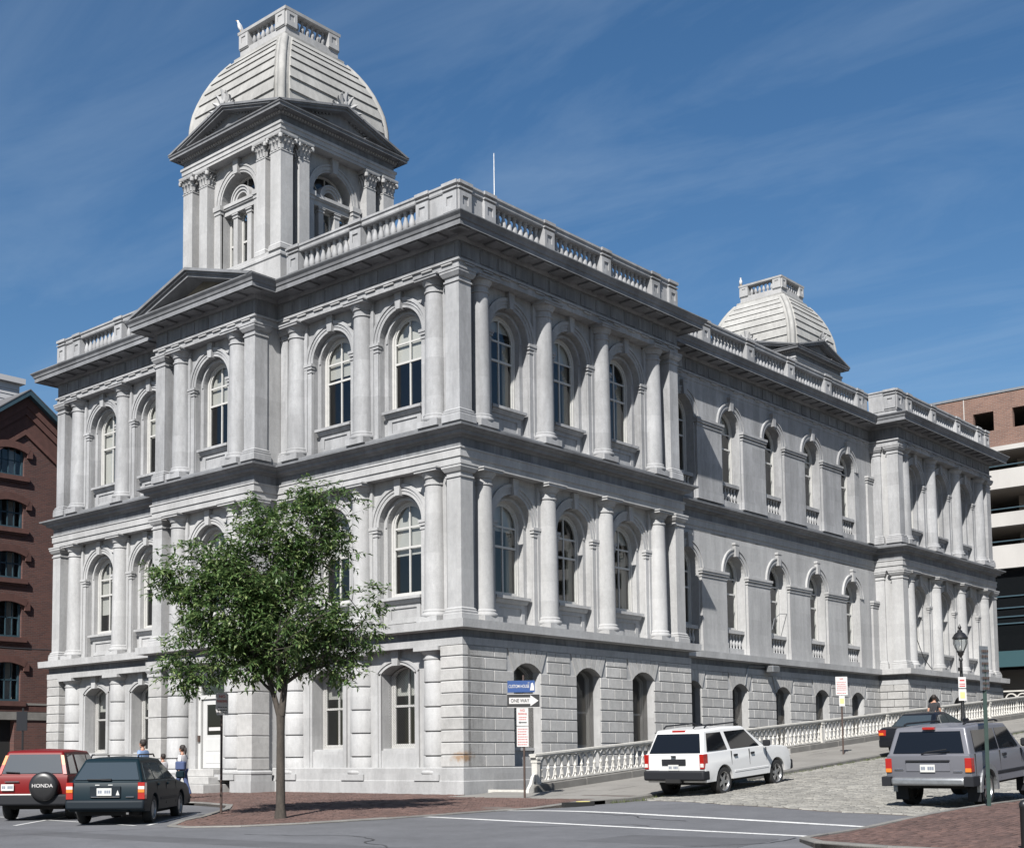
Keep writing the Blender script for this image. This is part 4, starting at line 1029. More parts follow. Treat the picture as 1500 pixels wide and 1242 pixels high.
def clip_slab(poly, fz, th, cuts_x=(), cuts_y=()):
    bm = bmesh.new(); vs = [bm.verts.new((x,y,0)) for x,y in poly]; bm.faces.new(vs)
    for y in cuts_y: bmesh.ops.bisect_plane(bm, geom=bm.verts[:]+bm.edges[:]+bm.faces[:], plane_co=(0,y,0), plane_no=(0,1,0))
    for x in cuts_x: bmesh.ops.bisect_plane(bm, geom=bm.verts[:]+bm.edges[:]+bm.faces[:], plane_co=(x,0,0), plane_no=(1,0,0))
    bnd = [e for e in bm.edges if e.is_boundary]
    for v in bm.verts: v.co.z = fz(v.co.x, v.co.y)
    r_ = bmesh.ops.extrude_edge_only(bm, edges=bnd)
    for v in [g for g in r_['geom'] if isinstance(g, bmesh.types.BMVert)]: v.co.z -= th
    bmesh.ops.recalc_face_normals(bm, faces=bm.faces)
    me = bpy.data.meshes.new('slab'); bm.to_mesh(me); bm.free(); return me
def inside(poly, x, y):
    c = False; n = len(poly)
    for i in range(n):
        x0,y0 = poly[i]; x1,y1 = poly[(i+1)%n]
        if (y0 > y) != (y1 > y) and x < (x1-x0)*(y-y0)/(y1-y0)+x0: c = not c
    return c
def blocks(poly, fz, bw, bh, gap, hgt, ang=0.0, jit=.0, bond=.5, bevel=.006, zj=.004, herring=False):
    """every paver of an area as its own little block, joined into one mesh"""
    X = [p[0] for p in poly]; Y = [p[1] for p in poly]; cx, cy = sum(X)/len(X), sum(Y)/len(Y)
    R = max(math.hypot(x-cx,y-cy) for x,y in poly)+1; ca, sa = math.cos(ang), math.sin(ang)
    V = []; Fc = []; rnd = random.Random(3)
    ny = int(2*R/bh)
    for j in range(ny):
        v = -R+j*bh; off = (bond*bw if j % 2 else 0)+rnd.uniform(-1,1)*jit*bw
        for i in range(int(2*R/bw)):
            uu = -R+i*bw+off
            x, y = cx+uu*ca-v*sa, cy+uu*sa+v*ca
            if not inside(poly, x, y): continue
            hx_ = (bw-gap)/2*(1+rnd.uniform(-jit,jit)); hy_ = (bh-gap)/2*(1+rnd.uniform(-jit,jit)*.6)
            z = fz(x,y)+hgt+rnd.uniform(-zj,zj); tx, ty = rnd.uniform(-zj,zj)*.6/hx_, rnd.uniform(-zj,zj)*.6/hy_
            b0 = len(V)
            for (sx, sy, dzv, sh) in ((-1,-1,0,bevel),(1,-1,0,bevel),(1,1,0,bevel),(-1,1,0,bevel),(-1,-1,-hgt-.004,0),(1,-1,-hgt-.004,0),(1,1,-hgt-.004,0),(-1,1,-hgt-.004,0)):
                a_, b_ = sx*(hx_-sh), sy*(hy_-sh)
                px, py = x+a_*ca-b_*sa, y+a_*sa+b_*ca
                V.append((px, py, fz(px,py)-fz(x,y)+z+dzv+(tx*a_+ty*b_ if dzv == 0 else 0)))
            Fc += [(b0,b0+1,b0+2,b0+3),(b0,b0+4,b0+5,b0+1),(b0+1,b0+5,b0+6,b0+2),(b0+2,b0+6,b0+7,b0+3),(b0+3,b0+7,b0+4,b0)]
    me = bpy.data.meshes.new('pavers'); me.from_pydata(V, [], Fc); me.update(); return me
# brick corner in front of the building
EDGE = [(-30,-6.6),(-4.2,-6.6),(-2.0,-7.2),(-.5,-8.5),(.7,-10.0),(2.1,-11.8),(3.1,-12.8),(3.9,-12.95),(4.8,-12.2),(5.4,-10.9),(5.8,-9.0),(5.88,-7.0),(5.8,-5.4),(6.0,-4.2),(6.25,-3.2),(6.1,-2.2)]
PLAZA = [(-30,-.1)]+EDGE+[(6.1,-1.4),(.5,-1.4),(.3,-.1)]
fz_p = lambda x,y: zs(y)
def plz(x, y):                  # the brick corner falls to the road at its outer edge
    t = max(smoothstep(-7.0,-11.0,y), smoothstep(3.4,5.7,x)*smoothstep(-2.8,-4.6,y))
    return zs(y)*(1-t)+(zr(x,y)+.03)*t
pv = ob('brick_pavement', clip_slab(PLAZA, lambda x,y: plz(x,y)-.022, .4, frange(-28,7,3.5), frange(-12,-1,1.1)), M['bed']); pv['kind'] = 'structure'
vis = [(-12,-.16),(-12,-6.3),(-4.2,-6.3),(-2.1,-6.9),(-.35,-8.2),(.9,-9.75),(2.25,-11.65),(3.15,-12.6),(3.8,-12.72),(4.62,-12.1),(5.22,-10.8),(5.62,-8.95),(5.7,-7.0),(5.62,-5.4),(5.82,-4.2),(6.05,-3.2),(5.9,-2.2),(5.8,-1.45),(.3,-1.45),(.24,-.3)]
ob('paver', blocks(vis, lambda x,y: plz(x,y)-.022, .206, .104, .008, .022, R_(20), .03), M['paver'], pv, kind='stuff', norm=False)
def kerb_run(pts, fz, parent, wd=.16, hgt=.30, step=1.6, top=.012, side=1):
    """granite kerbstones laid end to end along a line; side=+1 puts their width on the left of the line"""
    acc = [Vector((*p,0)) for p in pts]; out = []
    for a, b_ in zip(acc, acc[1:]):
        ln = (b_-a).length; n = max(1, round(ln/step)); t = (b_-a).normalized(); nr = Vector((-t.y,t.x,0))*side
        for i in range(n):
            p0 = a+t*(ln*i/n+.006); p1 = a+t*(ln*(i+1)/n-.006)
            bb = MB(); q = [p0, p1, p1+nr*wd, p0+nr*wd]
            rj = random.uniform(-.006,.006)
            vs = [(p.x,p.y,fz(p.x,p.y)+top+rj) for p in q]+[(p.x,p.y,fz(p.x,p.y)+top-hgt) for p in q]
            c = .02; vs2 = [(p.x+(nr.x*c if k < 2 else 0),p.y+(nr.y*c if k < 2 else 0),fz(p.x,p.y)+top+rj) for k,p in enumerate(q)]
            bb.add(vs2+[(p.x,p.y,z-.02) for (p,(x_,y_,z)) in zip(q,vs)]+vs[4:], [(0,1,2,3),(0,4,5,1),(1,5,6,2),(2,6,7,3),(3,7,4,0),(4,8,9,5),(5,9,10,6),(6,10,11,7),(7,11,8,4)])
            ob('kerb_stone', bb, M['kerb'], parent)
kerb_run(EDGE, plz, pv, .17, .30, 1.5, .006)
# stone-flagged walk up the side street, between the iron balustrade and the kerb
XB = 1.95
fw = ob('pavement', clip_slab([(XB-.1,.6),(.45,-1.38),(6.05,-1.38),(6.05,50),(XB-.1,50)], lambda x,y: zs(y)-.03, .4, (), frange(-1,50,3)), M['bed']); fw['kind'] = 'structure'
def flags():
    y = -1.36; i = 0
    while y < 49:
        ly = 1.5; xs_ = [XB-.05,3.3,4.7,6.03] if i % 2 else [XB-.05,2.7,4.05,5.3,6.03]
        if y < .6: xs_ = [.5]+xs_
        for x0, x1 in zip(xs_, xs_[1:]):
            g = .008; yy = (y+g, min(50,y+ly-g)); bb = MB()
            P_ = [(x0+g,yy[0]),(x1-g,yy[0]),(x1-g,yy[1]),(x0+g,yy[1])]; rj = random.uniform(-.005,.005)
            bb.add([(a,c,zs(c)+rj) for a,c in P_]+[(a,c,zs(c)-.05) for a,c in P_],[(0,1,2,3),(0,4,5,1),(1,5,6,2),(2,6,7,3),(3,7,4,0)])
            ob('paving_slab', bb, M['concrete'], fw)
        y += ly; i += 1
flags()
kerb_run([(6.1,-2.2),(6.1,50)], lambda x,y: zs(y), fw, .17, .36, 2.0, .008, side=1)
# storm drain under the kerb, with its painted mark
dr_ = empty('storm_drain', (6.55,-3.15,0)); tag(dr_, 'dark storm drain opening in granite kerb by the corner sign', 'drain')
ob('drain_slot', MB().box(-.42,.42,-.06,.10,zr(6.6,-3.2)+.0,zr(6.6,-3.2)+.11), M['under'], dr_, (.02,-.02,0), R_(68)); ob('drain_mark', MB().box(-.14,.14,-.10,.10,plz(6.5,-3.1)+.02,plz(6.5,-3.1)+.032), M['sign_yellow'], dr_, (-.12,.35,0), R_(68))
# granite setts of the side street
COB = [(6.14,.35),(8.3,-1.5),(10.8,-3.5),(13.7,-4.75),(16.1,-5.0),(16.1,36),(6.14,36)]
cs = ob('cobbled_street', clip_slab([(6.1,.3),(8.3,-1.55),(10.8,-3.55),(13.7,-4.8),(16.15,-5.05),(16.15,56),(6.1,56)], lambda x,y: zr(x,y)+.005, .02, frange(7,16,1.5), frange(-6,56,2)), M['bed']); cs['kind'] = 'structure'
ob('cobblestone', blocks(COB, lambda x,y: zr(x,y)+.006, .25, .135, .016, .022, R_(0), .10, .5, .018, .009), M['cobble'], cs, kind='stuff', norm=False)
# brick pavement on the other side of the side street
REDGE = [(16.2,34),(16.2,-6.0),(16.1,-8.2),(16.02,-9.5),(16.2,-10.5),(16.9,-11.4),(18.3,-12.1),(20.0,-12.5),(30,-13.2)]
RB = [(16.2,50)]+REDGE+[(60,-14.6),(60,50)]
zrb = lambda x,y: zr(16.2,max(y,-9))+.12-.085*smoothstep(-6,-10,y)+.01*(x-16.2) if x < 26 else zr(16.2,max(y,-9))+.12-.085*smoothstep(-6,-10,y)+.098
rp = ob('brick_pavement', clip_slab(RB, lambda x,y: zrb(x,y)-.022, .4, frange(17,40,3), frange(-13,48,2)), M['bed']); rp['kind'] = 'structure'
ob('paver', blocks([(16.38,8),(16.38,-6.0),(16.28,-8.2),(16.20,-9.5),(16.37,-10.42),(17.0,-11.22),(18.35,-11.9),(20.03,-12.3),(25,-12.7),(25,8)], lambda x,y: zrb(x,y)-.022, .206, .104, .008, .022, R_(90), .03), M['paver'], rp, kind='stuff', norm=False)
kerb_run(REDGE, zrb, rp, .16, .32, 1.6, .008, side=1)
# weeds in the gutters and along the wall foot
wv = MB(); rw = random.Random(5)
def tuft(x, y, z, n, h):
    for _ in range(n):
        a = rw.uniform(0,6.28); l_ = h*rw.uniform(.5,1.2); dx, dy = math.cos(a), math.sin(a); px, py = x+rw.uniform(-.06,.06), y+rw.uniform(-.06,.06)
        wv.add([(px-dy*.008,py+dx*.008,z),(px+dy*.008,py-dx*.008,z),(px+dx*l_*.5,py+dy*l_*.5,z+l_)],[(0,1,2)])
for _ in range(420):
    y = rw.uniform(-1.5,34); x = 6.14+abs(rw.gauss(0,.16)); tuft(x, y, zr(x,y)+.01, 7, .07*rw.uniform(.5,1.6))
for _ in range(60):
    y = rw.uniform(-5,18); tuft(16.1-abs(rw.gauss(0,.08)), y, zr(16.1,y)+.01, 5, .05)
ob('gutter_weeds', wv, M['weeds'], kind='stuff', norm=False)
# painted lines
def line(pts, wd, parent, name='painted_line'):
    b = MB(); vs = []
    P_ = []
    for a, c in zip(pts, pts[1:]):
        n = max(1,int(math.dist(a,c)/.5))
        for i in range(n): P_.append(Vector((a[0]+(c[0]-a[0])*i/n, a[1]+(c[1]-a[1])*i/n)))
    P_.append(Vector(pts[-1]))
    for i, p in enumerate(P_):
        t = (P_[min(i+1,len(P_)-1)]-P_[max(0,i-1)]).normalized(); nr = Vector((-t.y,t.x))*wd/2
        for s_ in (-1,1):
            q = p+nr*s_; vs.append((q.x,q.y,zr(q.x,q.y)+.006))
    b.add(vs, [(2*i,2*i+1,2*i+3,2*i+2) for i in range(len(P_)-1)])
    return ob(name, b, M['paint_line'], parent, norm=False)

line([(5.7,-4.95),(11.29,-6.45),(15.9,-7.35)], .20, rd); line([(6.0,-8.0),(12.93,-9.06),(16.0,-9.5)], .20, rd)
hd = Vector((-.64,.768)); 
for (x,y) in ((2.35,-12.75),(-.55,-14.2),(-3.4,-15.4)): line([(x,y),(x+hd.x*4.6,y+hd.y*4.6)], .10, rd, 'parking_line')
line([(2.2,-12.95),(-4.0,-12.45),(-12,-12.4)], .09, rd, 'parking_line')

# repairs in the asphalt: a trench patch and sealed cracks
M['patch'] = mat('asphalt_patch', (.070,.071,.077), .9, noise=[(1.2,.85,1.15,1),(85,.66,1.36,1)], bump=(120,.5,.006)); M['tar'] = mat('tar_seal', (.03,.03,.033), .6, noise=[(20,.8,1.2,1)])
def road_patch(pts, mt, name, dz): 
    rr = random.Random(len(pts)); P_ = []
    for (x0,y0),(x1,y1) in zip(pts, pts[1:]+pts[:1]):
        n = max(1,int(math.dist((x0,y0),(x1,y1))/.35)); P_ += [(x0+(x1-x0)*i/n+rr.uniform(-.025,.025), y0+(y1-y0)*i/n+rr.uniform(-.025,.025)) for i in range(n)]
    return ob(name, clip_slab(P_, lambda x,y: zr(x,y)+dz, .01, frange(-20,24,1.0), frange(-24,-3,.75)), mt, rd)
road_patch([(-2,-15.1),(11.5,-14.3),(11.6,-15.2),(-2,-16.0)], M['patch'], 'asphalt_patch', .003); road_patch([(13.1,-10.4),(15.7,-10.2),(15.9,-11.9),(13.0,-12.0)], M['patch'], 'asphalt_patch', .003)
rc = random.Random(21)
for (x,y,a,n) in ((6.5,-13.5,.3,26),(9.0,-6.2,-.5,16),(12.2,-8.6,2.0,14),(1.0,-16.8,.1,30),(14.5,-12.8,.9,16)):
    pts = [(x,y)]
    for i in range(n): a += rc.uniform(-.5,.5); x += math.cos(a)*.22; y += math.sin(a)*.22; pts.append((x,y))
    vs = []
    for i, p in enumerate(pts):
        t = Vector(pts[min(i+1,n)])-Vector(pts[max(i-1,0)]); t.normalize(); w_ = rc.uniform(.010,.022)
        for s_ in (-1,1): q = (p[0]-t.y*w_*s_, p[1]+t.x*w_*s_); vs.append((*q, zr(*q)+.0055))
    ob('crack_seal', MB().add(vs, [(2*i,2*i+1,2*i+3,2*i+2) for i in range(n)]), M['tar'], rd, norm=False)
# ================================================================== iron balustrade on the area wall
zb_ = lambda y: zs(y)+.22
bal = empty('iron_balustrade', (XB, .9, zs(.9))); tag(bal, 'long white cast iron balustrade with interlaced arches on stone curb up the sloping street', 'balustrade')
def bl(y): return (0, y-.9, zb_(y)-zs(.9))
Y0, Y1, SP = 1.0, 49.0, .33
b = MB()
b.prism([(-.16,-.6),(.16,-.6),(.16,.0),(-.16,.0)], 0, Y1-.85, 'xz'); 
def shear(bb, y0): bb.v = [(x,y,z+.072*(y)) for x,y,z in bb.v]; return bb
def at_y(bb): bb.v = [(x, y-.9+Y0-.15, z+zb_(Y0-.15)-zs(.9)+.072*y) for x,y,z in bb.v]; return bb
yy = 0.0
while yy < Y1-1:
    q = MB().box(-.17,.17,yy+.006,yy+2.4-.006,-.6,0,.02); ob('curb_stone', at_y(q), M['kerb'], bal); yy += 2.4
q = MB().box(-.10,.10,0,Y1-.85,.78,.83).box(-.13,.13,0,Y1-.85,.83,.88); ob('top_rail', at_y(q), M['iron_white'], bal)
q = MB().box(-.05,.05,0,Y1-.85,.03,.075); ob('bottom_rail', at_y(q), M['iron_white'], bal)
def iron_bal():
    b = MB(); b.lathe([(.05,.05),(.05,.08),(.03,.12),(.03,.17),(.048,.20),(.03,.23),(.03,.36),(.055,.39),(.055,.43),(.03,.46),(.03,.53)], 8)
    for s_ in (-1,1):   # springing of two interlaced arches
        pts = [(0, s_*(.33-.33*math.cos(a)), .50+.29*math.sin(a)) for a in [math.pi*i/16 for i in range(0,9)]]
        b.tube(pts, .032, 6)
    for s_ in (-1,1): b.tube([(0,0,.40),(0,s_*.05,.30),(0,s_*.06,.22),(0,s_*.10,.12),(0,s_*.15,.07)], .018, 5)
    return b
cache['ibal'] = iron_bal().mesh('baluster', 50)
n = int((Y1-Y0-.4)/SP)
for i in range(n):
    y = Y0+.25+i*SP
    ob('baluster', cache['ibal'], M['iron_white'], bal, bl(y))
cache['ipost'] = MB().box(-.13,.13,-.09,.09,0,.06).box(-.10,.10,-.07,.07,.06,.66).box(-.12,.12,-.085,.085,.62,.68).box(-.11,.11,-.075,.075,.68,.72).box(-.14,.14,-.10,.10,.72,.79).mesh('post')
for y in [Y0+.0]+[Y0+.08+SP*18.0*k for k in range(1,9)]: ob('post', cache['ipost'], M['iron_white'], bal, bl(y))
q = MB().prism([(0,-.28),(-.34,-.28),(-.30,-.12),(-.18,.02),(-.10,.22),(0,.30)], -.05, .05, 'yz'); ob('scroll_foot', q, M['iron_white'], bal, bl(Y0-.08))
ob('area_coping', MB().box(-1.72,-.1,-.12,.12,-.26,-.17), M['iron_white'], bal, bl(Y0-.02))
# second balustrade, at the head of the street
b2 = empty('iron_balustrade', (1.1, 47.6, zs(47.6)+.08)); tag(b2, 'short white iron railing with round arches beyond the far end of the building', 'balustrade')
ob('top_rail', MB().box(-2.2,.75,-.1,.1,1.12,1.2).box(-2.2,.75,-.06,.06,.0,.06), M['iron_white'], b2)
cache['iar'] = MB().arch(.26,.33,-.05,.05,.72,14).box(-.33,-.27,-.05,.05,0,.72).mesh('arch')
for i in range(4): ob('arch', cache['iar'], M['iron_white'], b2, (-1.8+i*.62,0,0))

# ================================================================== signs and posts
def zcam(px): return 0
def sign_face(parent, x0, x1, z0, z1, mt, name, yaw, y=0.0, th=.012, c=0): return ob(name, MB().box(x0,x1,y-th,y,z0,z1), mt, parent, (0,0,0), yaw)
def lettering(parent, s, size, z, yaw, mt, x=0, y=-.03, sq=1.0):
    me = text_mesh(s, size, .002, 'CENTER', sq); c, n_ = math.cos(yaw), math.sin(yaw)
    return ob('lettering', me, mt, parent, (x*c-y*n_, x*n_+y*c, z), yaw)
def bars(parent, x0, x1, rows, yaw, mt, y=-.022, h=.018, name='small_print'):
    b = MB(); rr = random.Random(len(rows)*7+int(x1*100))
    for z in rows:
        x = x0
        while x < x1-.02:
            w_ = rr.uniform(.02,.055); b.box(x, min(x+w_,x1), y, y+.004, z, z+h); x += w_+.014
    return ob(name, b, mt, parent, (0,0,0), yaw)
# corner sign
sp = empty('street_sign', (3.38,-1.30,zs(-1.3))); tag(sp, 'corner signpost with blue street name, black one-way arrow and parking notices', 'street sign')
ob('post', MB().tube([(0,0,-.1),(0,0,3.32)], .030, 8), M['rust_post'], sp)
ya = R_(44)
H0 = lambda py: 1.0+(1112.3-py)*35.4/1932 - zs(-1.3)
k1 = 35.4/1932
z0, z1 = H0(1034.5), H0(1015.5)
sign_face(sp, -.45,.43, z0, z1, M['sign_black'], 'one_way_panel', ya, -.05)
sign_face(sp, -.46,.44, z0-.012, z0, M['sign_white'], 'panel_edge', ya, -.05); sign_face(sp, -.46,.44, z1, z1+.012, M['sign_white'], 'panel_edge', ya, -.05)
zm = (z0+z1)/2
ob('arrow', MB().prism([(-.40,zm-.085),(.18,zm-.085),(.18,zm-.15),(.40,zm),(.18,zm+.15),(.18,zm+.085),(-.40,zm+.085)], -.071,-.064), M['sign_white'], sp, (0,0,0), ya)
lettering(sp, 'ONE WAY', .135, zm, ya, M['sign_black'], -.105, -.078, .80)
z0, z1 = H0(1012.5), H0(995)
sign_face(sp, -.43,.31, z0, z1, M['sign_blue'], 'street_name_panel', ya-R_(8), -.04)
lettering(sp, 'CUSTOM HOUSE', .125, (z0+z1)/2, ya-R_(8), M['sign_white'], -.12, -.058, .60); lettering(sp, 'ST', .055, z1-.07, ya-R_(8), M['sign_white'], .145, -.058, .8)
ob('emblem', MB().prism([(.18,z0+.05),(.29,z0+.05),(.29,z0+.16),(.26,z0+.26),(.21,z0+.24),(.20,z0+.15)], -.058,-.053), M['sign_white'], sp, (0,0,0), ya-R_(8))
z0, z1 = H0(1093), H0(1063); sign_face(sp, -.20,.12, z0, z1, M['sign_white'], 'parking_panel', ya, -.04); bars(sp, -.17,.09, [z0+.05+i*.07 for i in range(7)], ya, M['sign_red'], -.058)
z0, z1 = H0(1062), H0(1035.5); sign_face(sp, -.20,.12, z0, z1, M['sign_white'], 'parking_panel', ya, -.04)
lettering(sp, 'NO', .085, z1-.07, ya, M['sign_red'], -.04, -.058); lettering(sp, 'PARKING', .075, z1-.165, ya, M['sign_red'], -.04, -.058, .75); bars(sp, -.14,.07, [z0+.16,z0+.22], ya, M['sign_red'], -.058)
ob('arrow', MB().prism([(-.15,z0+.09),(-.10,z0+.12),(-.10,z0+.10),(.07,z0+.10),(.07,z0+.08),(-.10,z0+.08),(-.10,z0+.06)], -.062,-.056), M['sign_black'], sp, (0,0,0), ya)
# no-parking sign by the wagon
s2 = empty('parking_sign', (.95,-9.70,plz(.95,-9.7))); tag(s2, 'white and red parking sign on brown post near the wagon', 'street sign')
ob('post', MB().tube([(0,0,-.1),(0,0,2.85)], .030, 8), M['rust_post'], s2)
ya = R_(62); z0, z1 = 2.33, 2.86
ob('panel', MB().prism([(-.15,z0+.13),(-.12,z0),(.15,z0),(.15,z1-.04),(.11,z1),(-.11,z1),(-.15,z1-.04)], -.05,-.036), M['sign_white'], s2, (0,0,0), ya)
lettering(s2, 'NO', .10, z1-.09, ya, M['sign_red'], 0, -.056); lettering(s2, 'PARKING', .08, z1-.20, ya, M['sign_red'], 0, -.056, .72); bars(s2, -.10,.12, [z0+.05,z0+.11,z0+.18], ya, M['sign_black'], -.056)
# sign on the side pavement
s3 = empty('parking_sign', (4.5,15.5,zs(15.5))); tag(s3, 'white parking sign with yellow tab on dark post beside the iron balustrade', 'street sign')
ob('post', MB().tube([(0,0,-.1),(.0,0,2.75)], .032, 8), M['rust_post'], s3)
ya = R_(40); ob('panel', MB().box(-.21,.21,-.05,-.036,2.12,2.78), M['sign_white'], s3, (0,0,0), ya); bars(s3, -.17,.17, [2.18,2.30,2.37,2.44,2.51,2.58], ya, M['sign_red'], -.058)
lettering(s3, 'NO', .08, 2.70, ya, M['sign_red'], 0, -.058)
ob('yellow_tab', MB().box(-.10,.10,-.05,-.036,1.72,2.10), M['sign_white'], s3, (0,0,0), ya); ob('tab_patch', MB().box(-.07,.07,-.056,-.05,1.82,2.0), M['sign_yellow'], s3, (0,0,0), ya)
# green post
s4 = empty('parking_sign', (16.52,-3.5,zrb(16.52,-3.5))); tag(s4, 'weathered dark green post with narrow sign on brick pavement beside silver vehicle', 'street sign')
ob('post', MB().box(-.026,.026,-.018,.018,-.1,2.72).box(-.036,-.024,-.025,-.014,.0,2.72).box(.024,.036,-.025,-.014,.0,2.72), M['green_post'], s4, (0,0,0), R_(30)); ob('panel', MB().box(-.12,.12,-.045,-.035,2.2,3.06), M['metal'], s4, (-.02,0,0), R_(70))
b_ = bars(s4, -.09,.09, [2.22,2.32,2.42,2.56,2.70,2.84,2.94], R_(70), M['rust_post'], -.052, .045)
# dark post at the kerb corner and back of a sign on the left
s5 = tag(ob('bollard_post', MB().lathe([(.055,-.2),(.055,.52),(.062,.53),(.062,.58),(.04,.61),(.0,.63)], 14), M['black'], None, (19.93,-11.6,zrb(19.93,-11.6)), smooth=40), 'thin black iron post on the brick pavement at kerb corner', 'post')
s6 = empty('parking_sign', (-14.0,-6.3,zs(-6.3))); tag(s6, 'back of a dark sign on pole in front of the red brick warehouse', 'street sign')
ob('post', MB().tube([(0,0,-.1),(0,0,2.95)], .035, 8), M['black'], s6); ob('panel', MB().box(-.24,.24,-.055,-.04,2.2,2.84), M['plastic'], s6, (0,0,0), R_(15))
# ---- lamp post
lp = empty('street_lamp', (5.72,23.6,zs(23.6))); tag(lp, 'black iron street lamp with glass lantern and small signs on the side pavement', 'street lamp')
ob('post', MB().lathe([(.17,0),(.17,.12),(.13,.16),(.15,.55),(.10,.75),(.08,.9),(.065,1.4),(.055,3.1),(.075,3.12),(.075,3.2),(.05,3.24),(.06,3.3),(.11,3.36),(.12,3.42),(.06,3.44)], 16), M['black'], lp, smooth=40)
ob('lantern_cage', MB().lathe([(.10,3.42),(.15,3.45),(.15,3.50),(.11,3.51)], 12).lathe([(.255,3.98),(.30,4.0),(.30,4.04),(.20,4.20),(.10,4.27),(.10,4.31),(.05,4.36),(.05,4.40),(.075,4.45),(.03,4.54),(.0,4.62)], 12), M['black'], lp, smooth=30)
b = MB()
for i in range(6):
    a = i*math.pi/3; b.tube([(.15*math.cos(a),.15*math.sin(a),3.5),(.275*math.cos(a),.275*math.sin(a),3.8),(.27*math.cos(a),.27*math.sin(a),3.99)], .013, 5)
ob('lantern_bars', b, M['black'], lp)
ob('globe', MB().lathe([(.13,3.5),(.22,3.64),(.255,3.80),(.25,3.98)], 14), glass_mat('lamp_glass', (.80,.82,.82), 1.6, .1), lp, smooth=60)
ob('bulb', MB().lathe([(.0,3.5),(.04,3.52),(.05,3.66),(.0,3.74)], 8), M['sign_white'], lp, smooth=60)
ob('panel', MB().box(-.15,.15,-.01,.0,2.02,2.46), M['sign_white'], lp, (.05,-.10,0), R_(40)); ob('panel', MB().box(-.15,.15,-.01,.0,1.52,1.98), M['sign_white'], lp, (.05,-.10,0), R_(40)); ob('tab_patch', MB().box(-.09,.09,-.02,-.01,1.62,1.86), M['sign_yellow'], lp, (.05,-.10,0), R_(40))
ob('red_bar', MB().box(-.11,.11,-.018,-.011,2.08,2.12).box(-.11,.11,-.018,-.011,2.17,2.20).box(-.09,.09,-.018,-.011,2.30,2.36), M['sign_red'], lp, (.05,-.10,0), R_(40)); ob('signal_box', MB().box(-.07,.07,-.17,-.05,2.7,2.84), M['black'], lp)
# ---- floodlight and cables on the wall, aerial on the roof
fl = empty('floodlight', (-REC+E1+.02, 20.6, 4.72)); tag(fl, 'small grey floodlight box on an arm on the recessed side wall', 'lamp')
ob('housing', MB().box(.10,.42,-.30,.30,-.18,.10,.03), M['metal'], fl); ob('bracket', MB().tube([(.0,0,.0),(.18,0,.0)], .03, 6), M['metal'], fl); ob('conduit', MB().tube([(.03,-.3,.05),(.03,-1.6,.02),(.03,-1.72,-.1),(.03,-1.9,-.75)], .02, 6), M['metal'], fl)
f2 = empty('floodlight', (-REC+.15, P1+.6, 4.75)); tag(f2, 'pale lamp box in the corner where the side wall steps back', 'lamp'); ob('housing', MB().box(-.1,.3,-.22,.22,-.16,.16,.03), M['metal'], f2)
tag(ob('cable_loop', MB().tube([(.56,P2+1.75,5.2),(.30,P2+1.5,5.7),(.12,P2+1.2,6.6),(.10,P2+1.25,7.4),(.10,P2+1.6,7.75),(.10,P2+1.95,7.6)], .018, 6), M['black'], None), 'thin dark cable looped on the columns of the far pavilion', 'cable')
tag(ob('cable_loop', MB().tube([(-1.25,VC[2]-.75,6.4),(-1.32,VC[2]-.4,6.9),(-1.30,VC[2]+.1,7.15),(-1.36,VC[2]+.8,7.2)], .016, 6), M['metal'], None), 'short bent wire across a window of the recessed side wall', 'cable')
tag(ob('roof_aerial', MB().tube([(-4.4,7.0,17.4),(-4.4,7.0,20.9),(-4.4,7.0,23.4)], [.035,.03,.015], 6), M['metal'], None), 'thin grey whip aerial standing on the roof behind the balustrade', 'aerial')
# rusty stain at the corner is a thin iron strap
# ---- gulls
def gull(loc, rz, label):
    g = empty('gull', loc, rz); tag(g, label, 'bird')
    ob('body', MB().lathe([(.0,-.20),(.05,-.16),(.085,-.04),(.09,.06),(.06,.15),(.04,.19),(.045,.24),(.035,.29),(.0,.31)], 12).xf(Matrix.Translation((0,0,.22)) @ Matrix.Rotation(R_(22),4,'X')), M['gull'], g, smooth=60)
    for s_ in (-1,1): ob('wing', MB().lathe([(.0,-.30),(.02,-.2),(.05,-.02),(.04,.10),(0,.15)], 8).xf(Matrix.Translation((s_*.07,.02,.22)) @ Matrix.Rotation(R_(30),4,'X') @ Matrix.Diagonal((.5,1,1,1))), M['gull_wing'], g, smooth=60); ob('leg', MB().tube([(s_*.03,.0,0),(s_*.03,.0,.10)], .008, 5), M['beak'], g)
    ob('beak', MB().lathe([(.015,0),(.012,.03),(.0,.06)], 6).xf(Matrix.Translation((0,-.13,.49)) @ Matrix.Rotation(R_(90),4,'X')), M['beak'], g)
gull((TX-1.33,TY-1.33,29.05), R_(-30), 'white gull perched on the top parapet of the front tower'); gull((TX-1.30,40.9-1.3,29.05), R_(30), 'white gull perched on the top parapet of the rear tower')

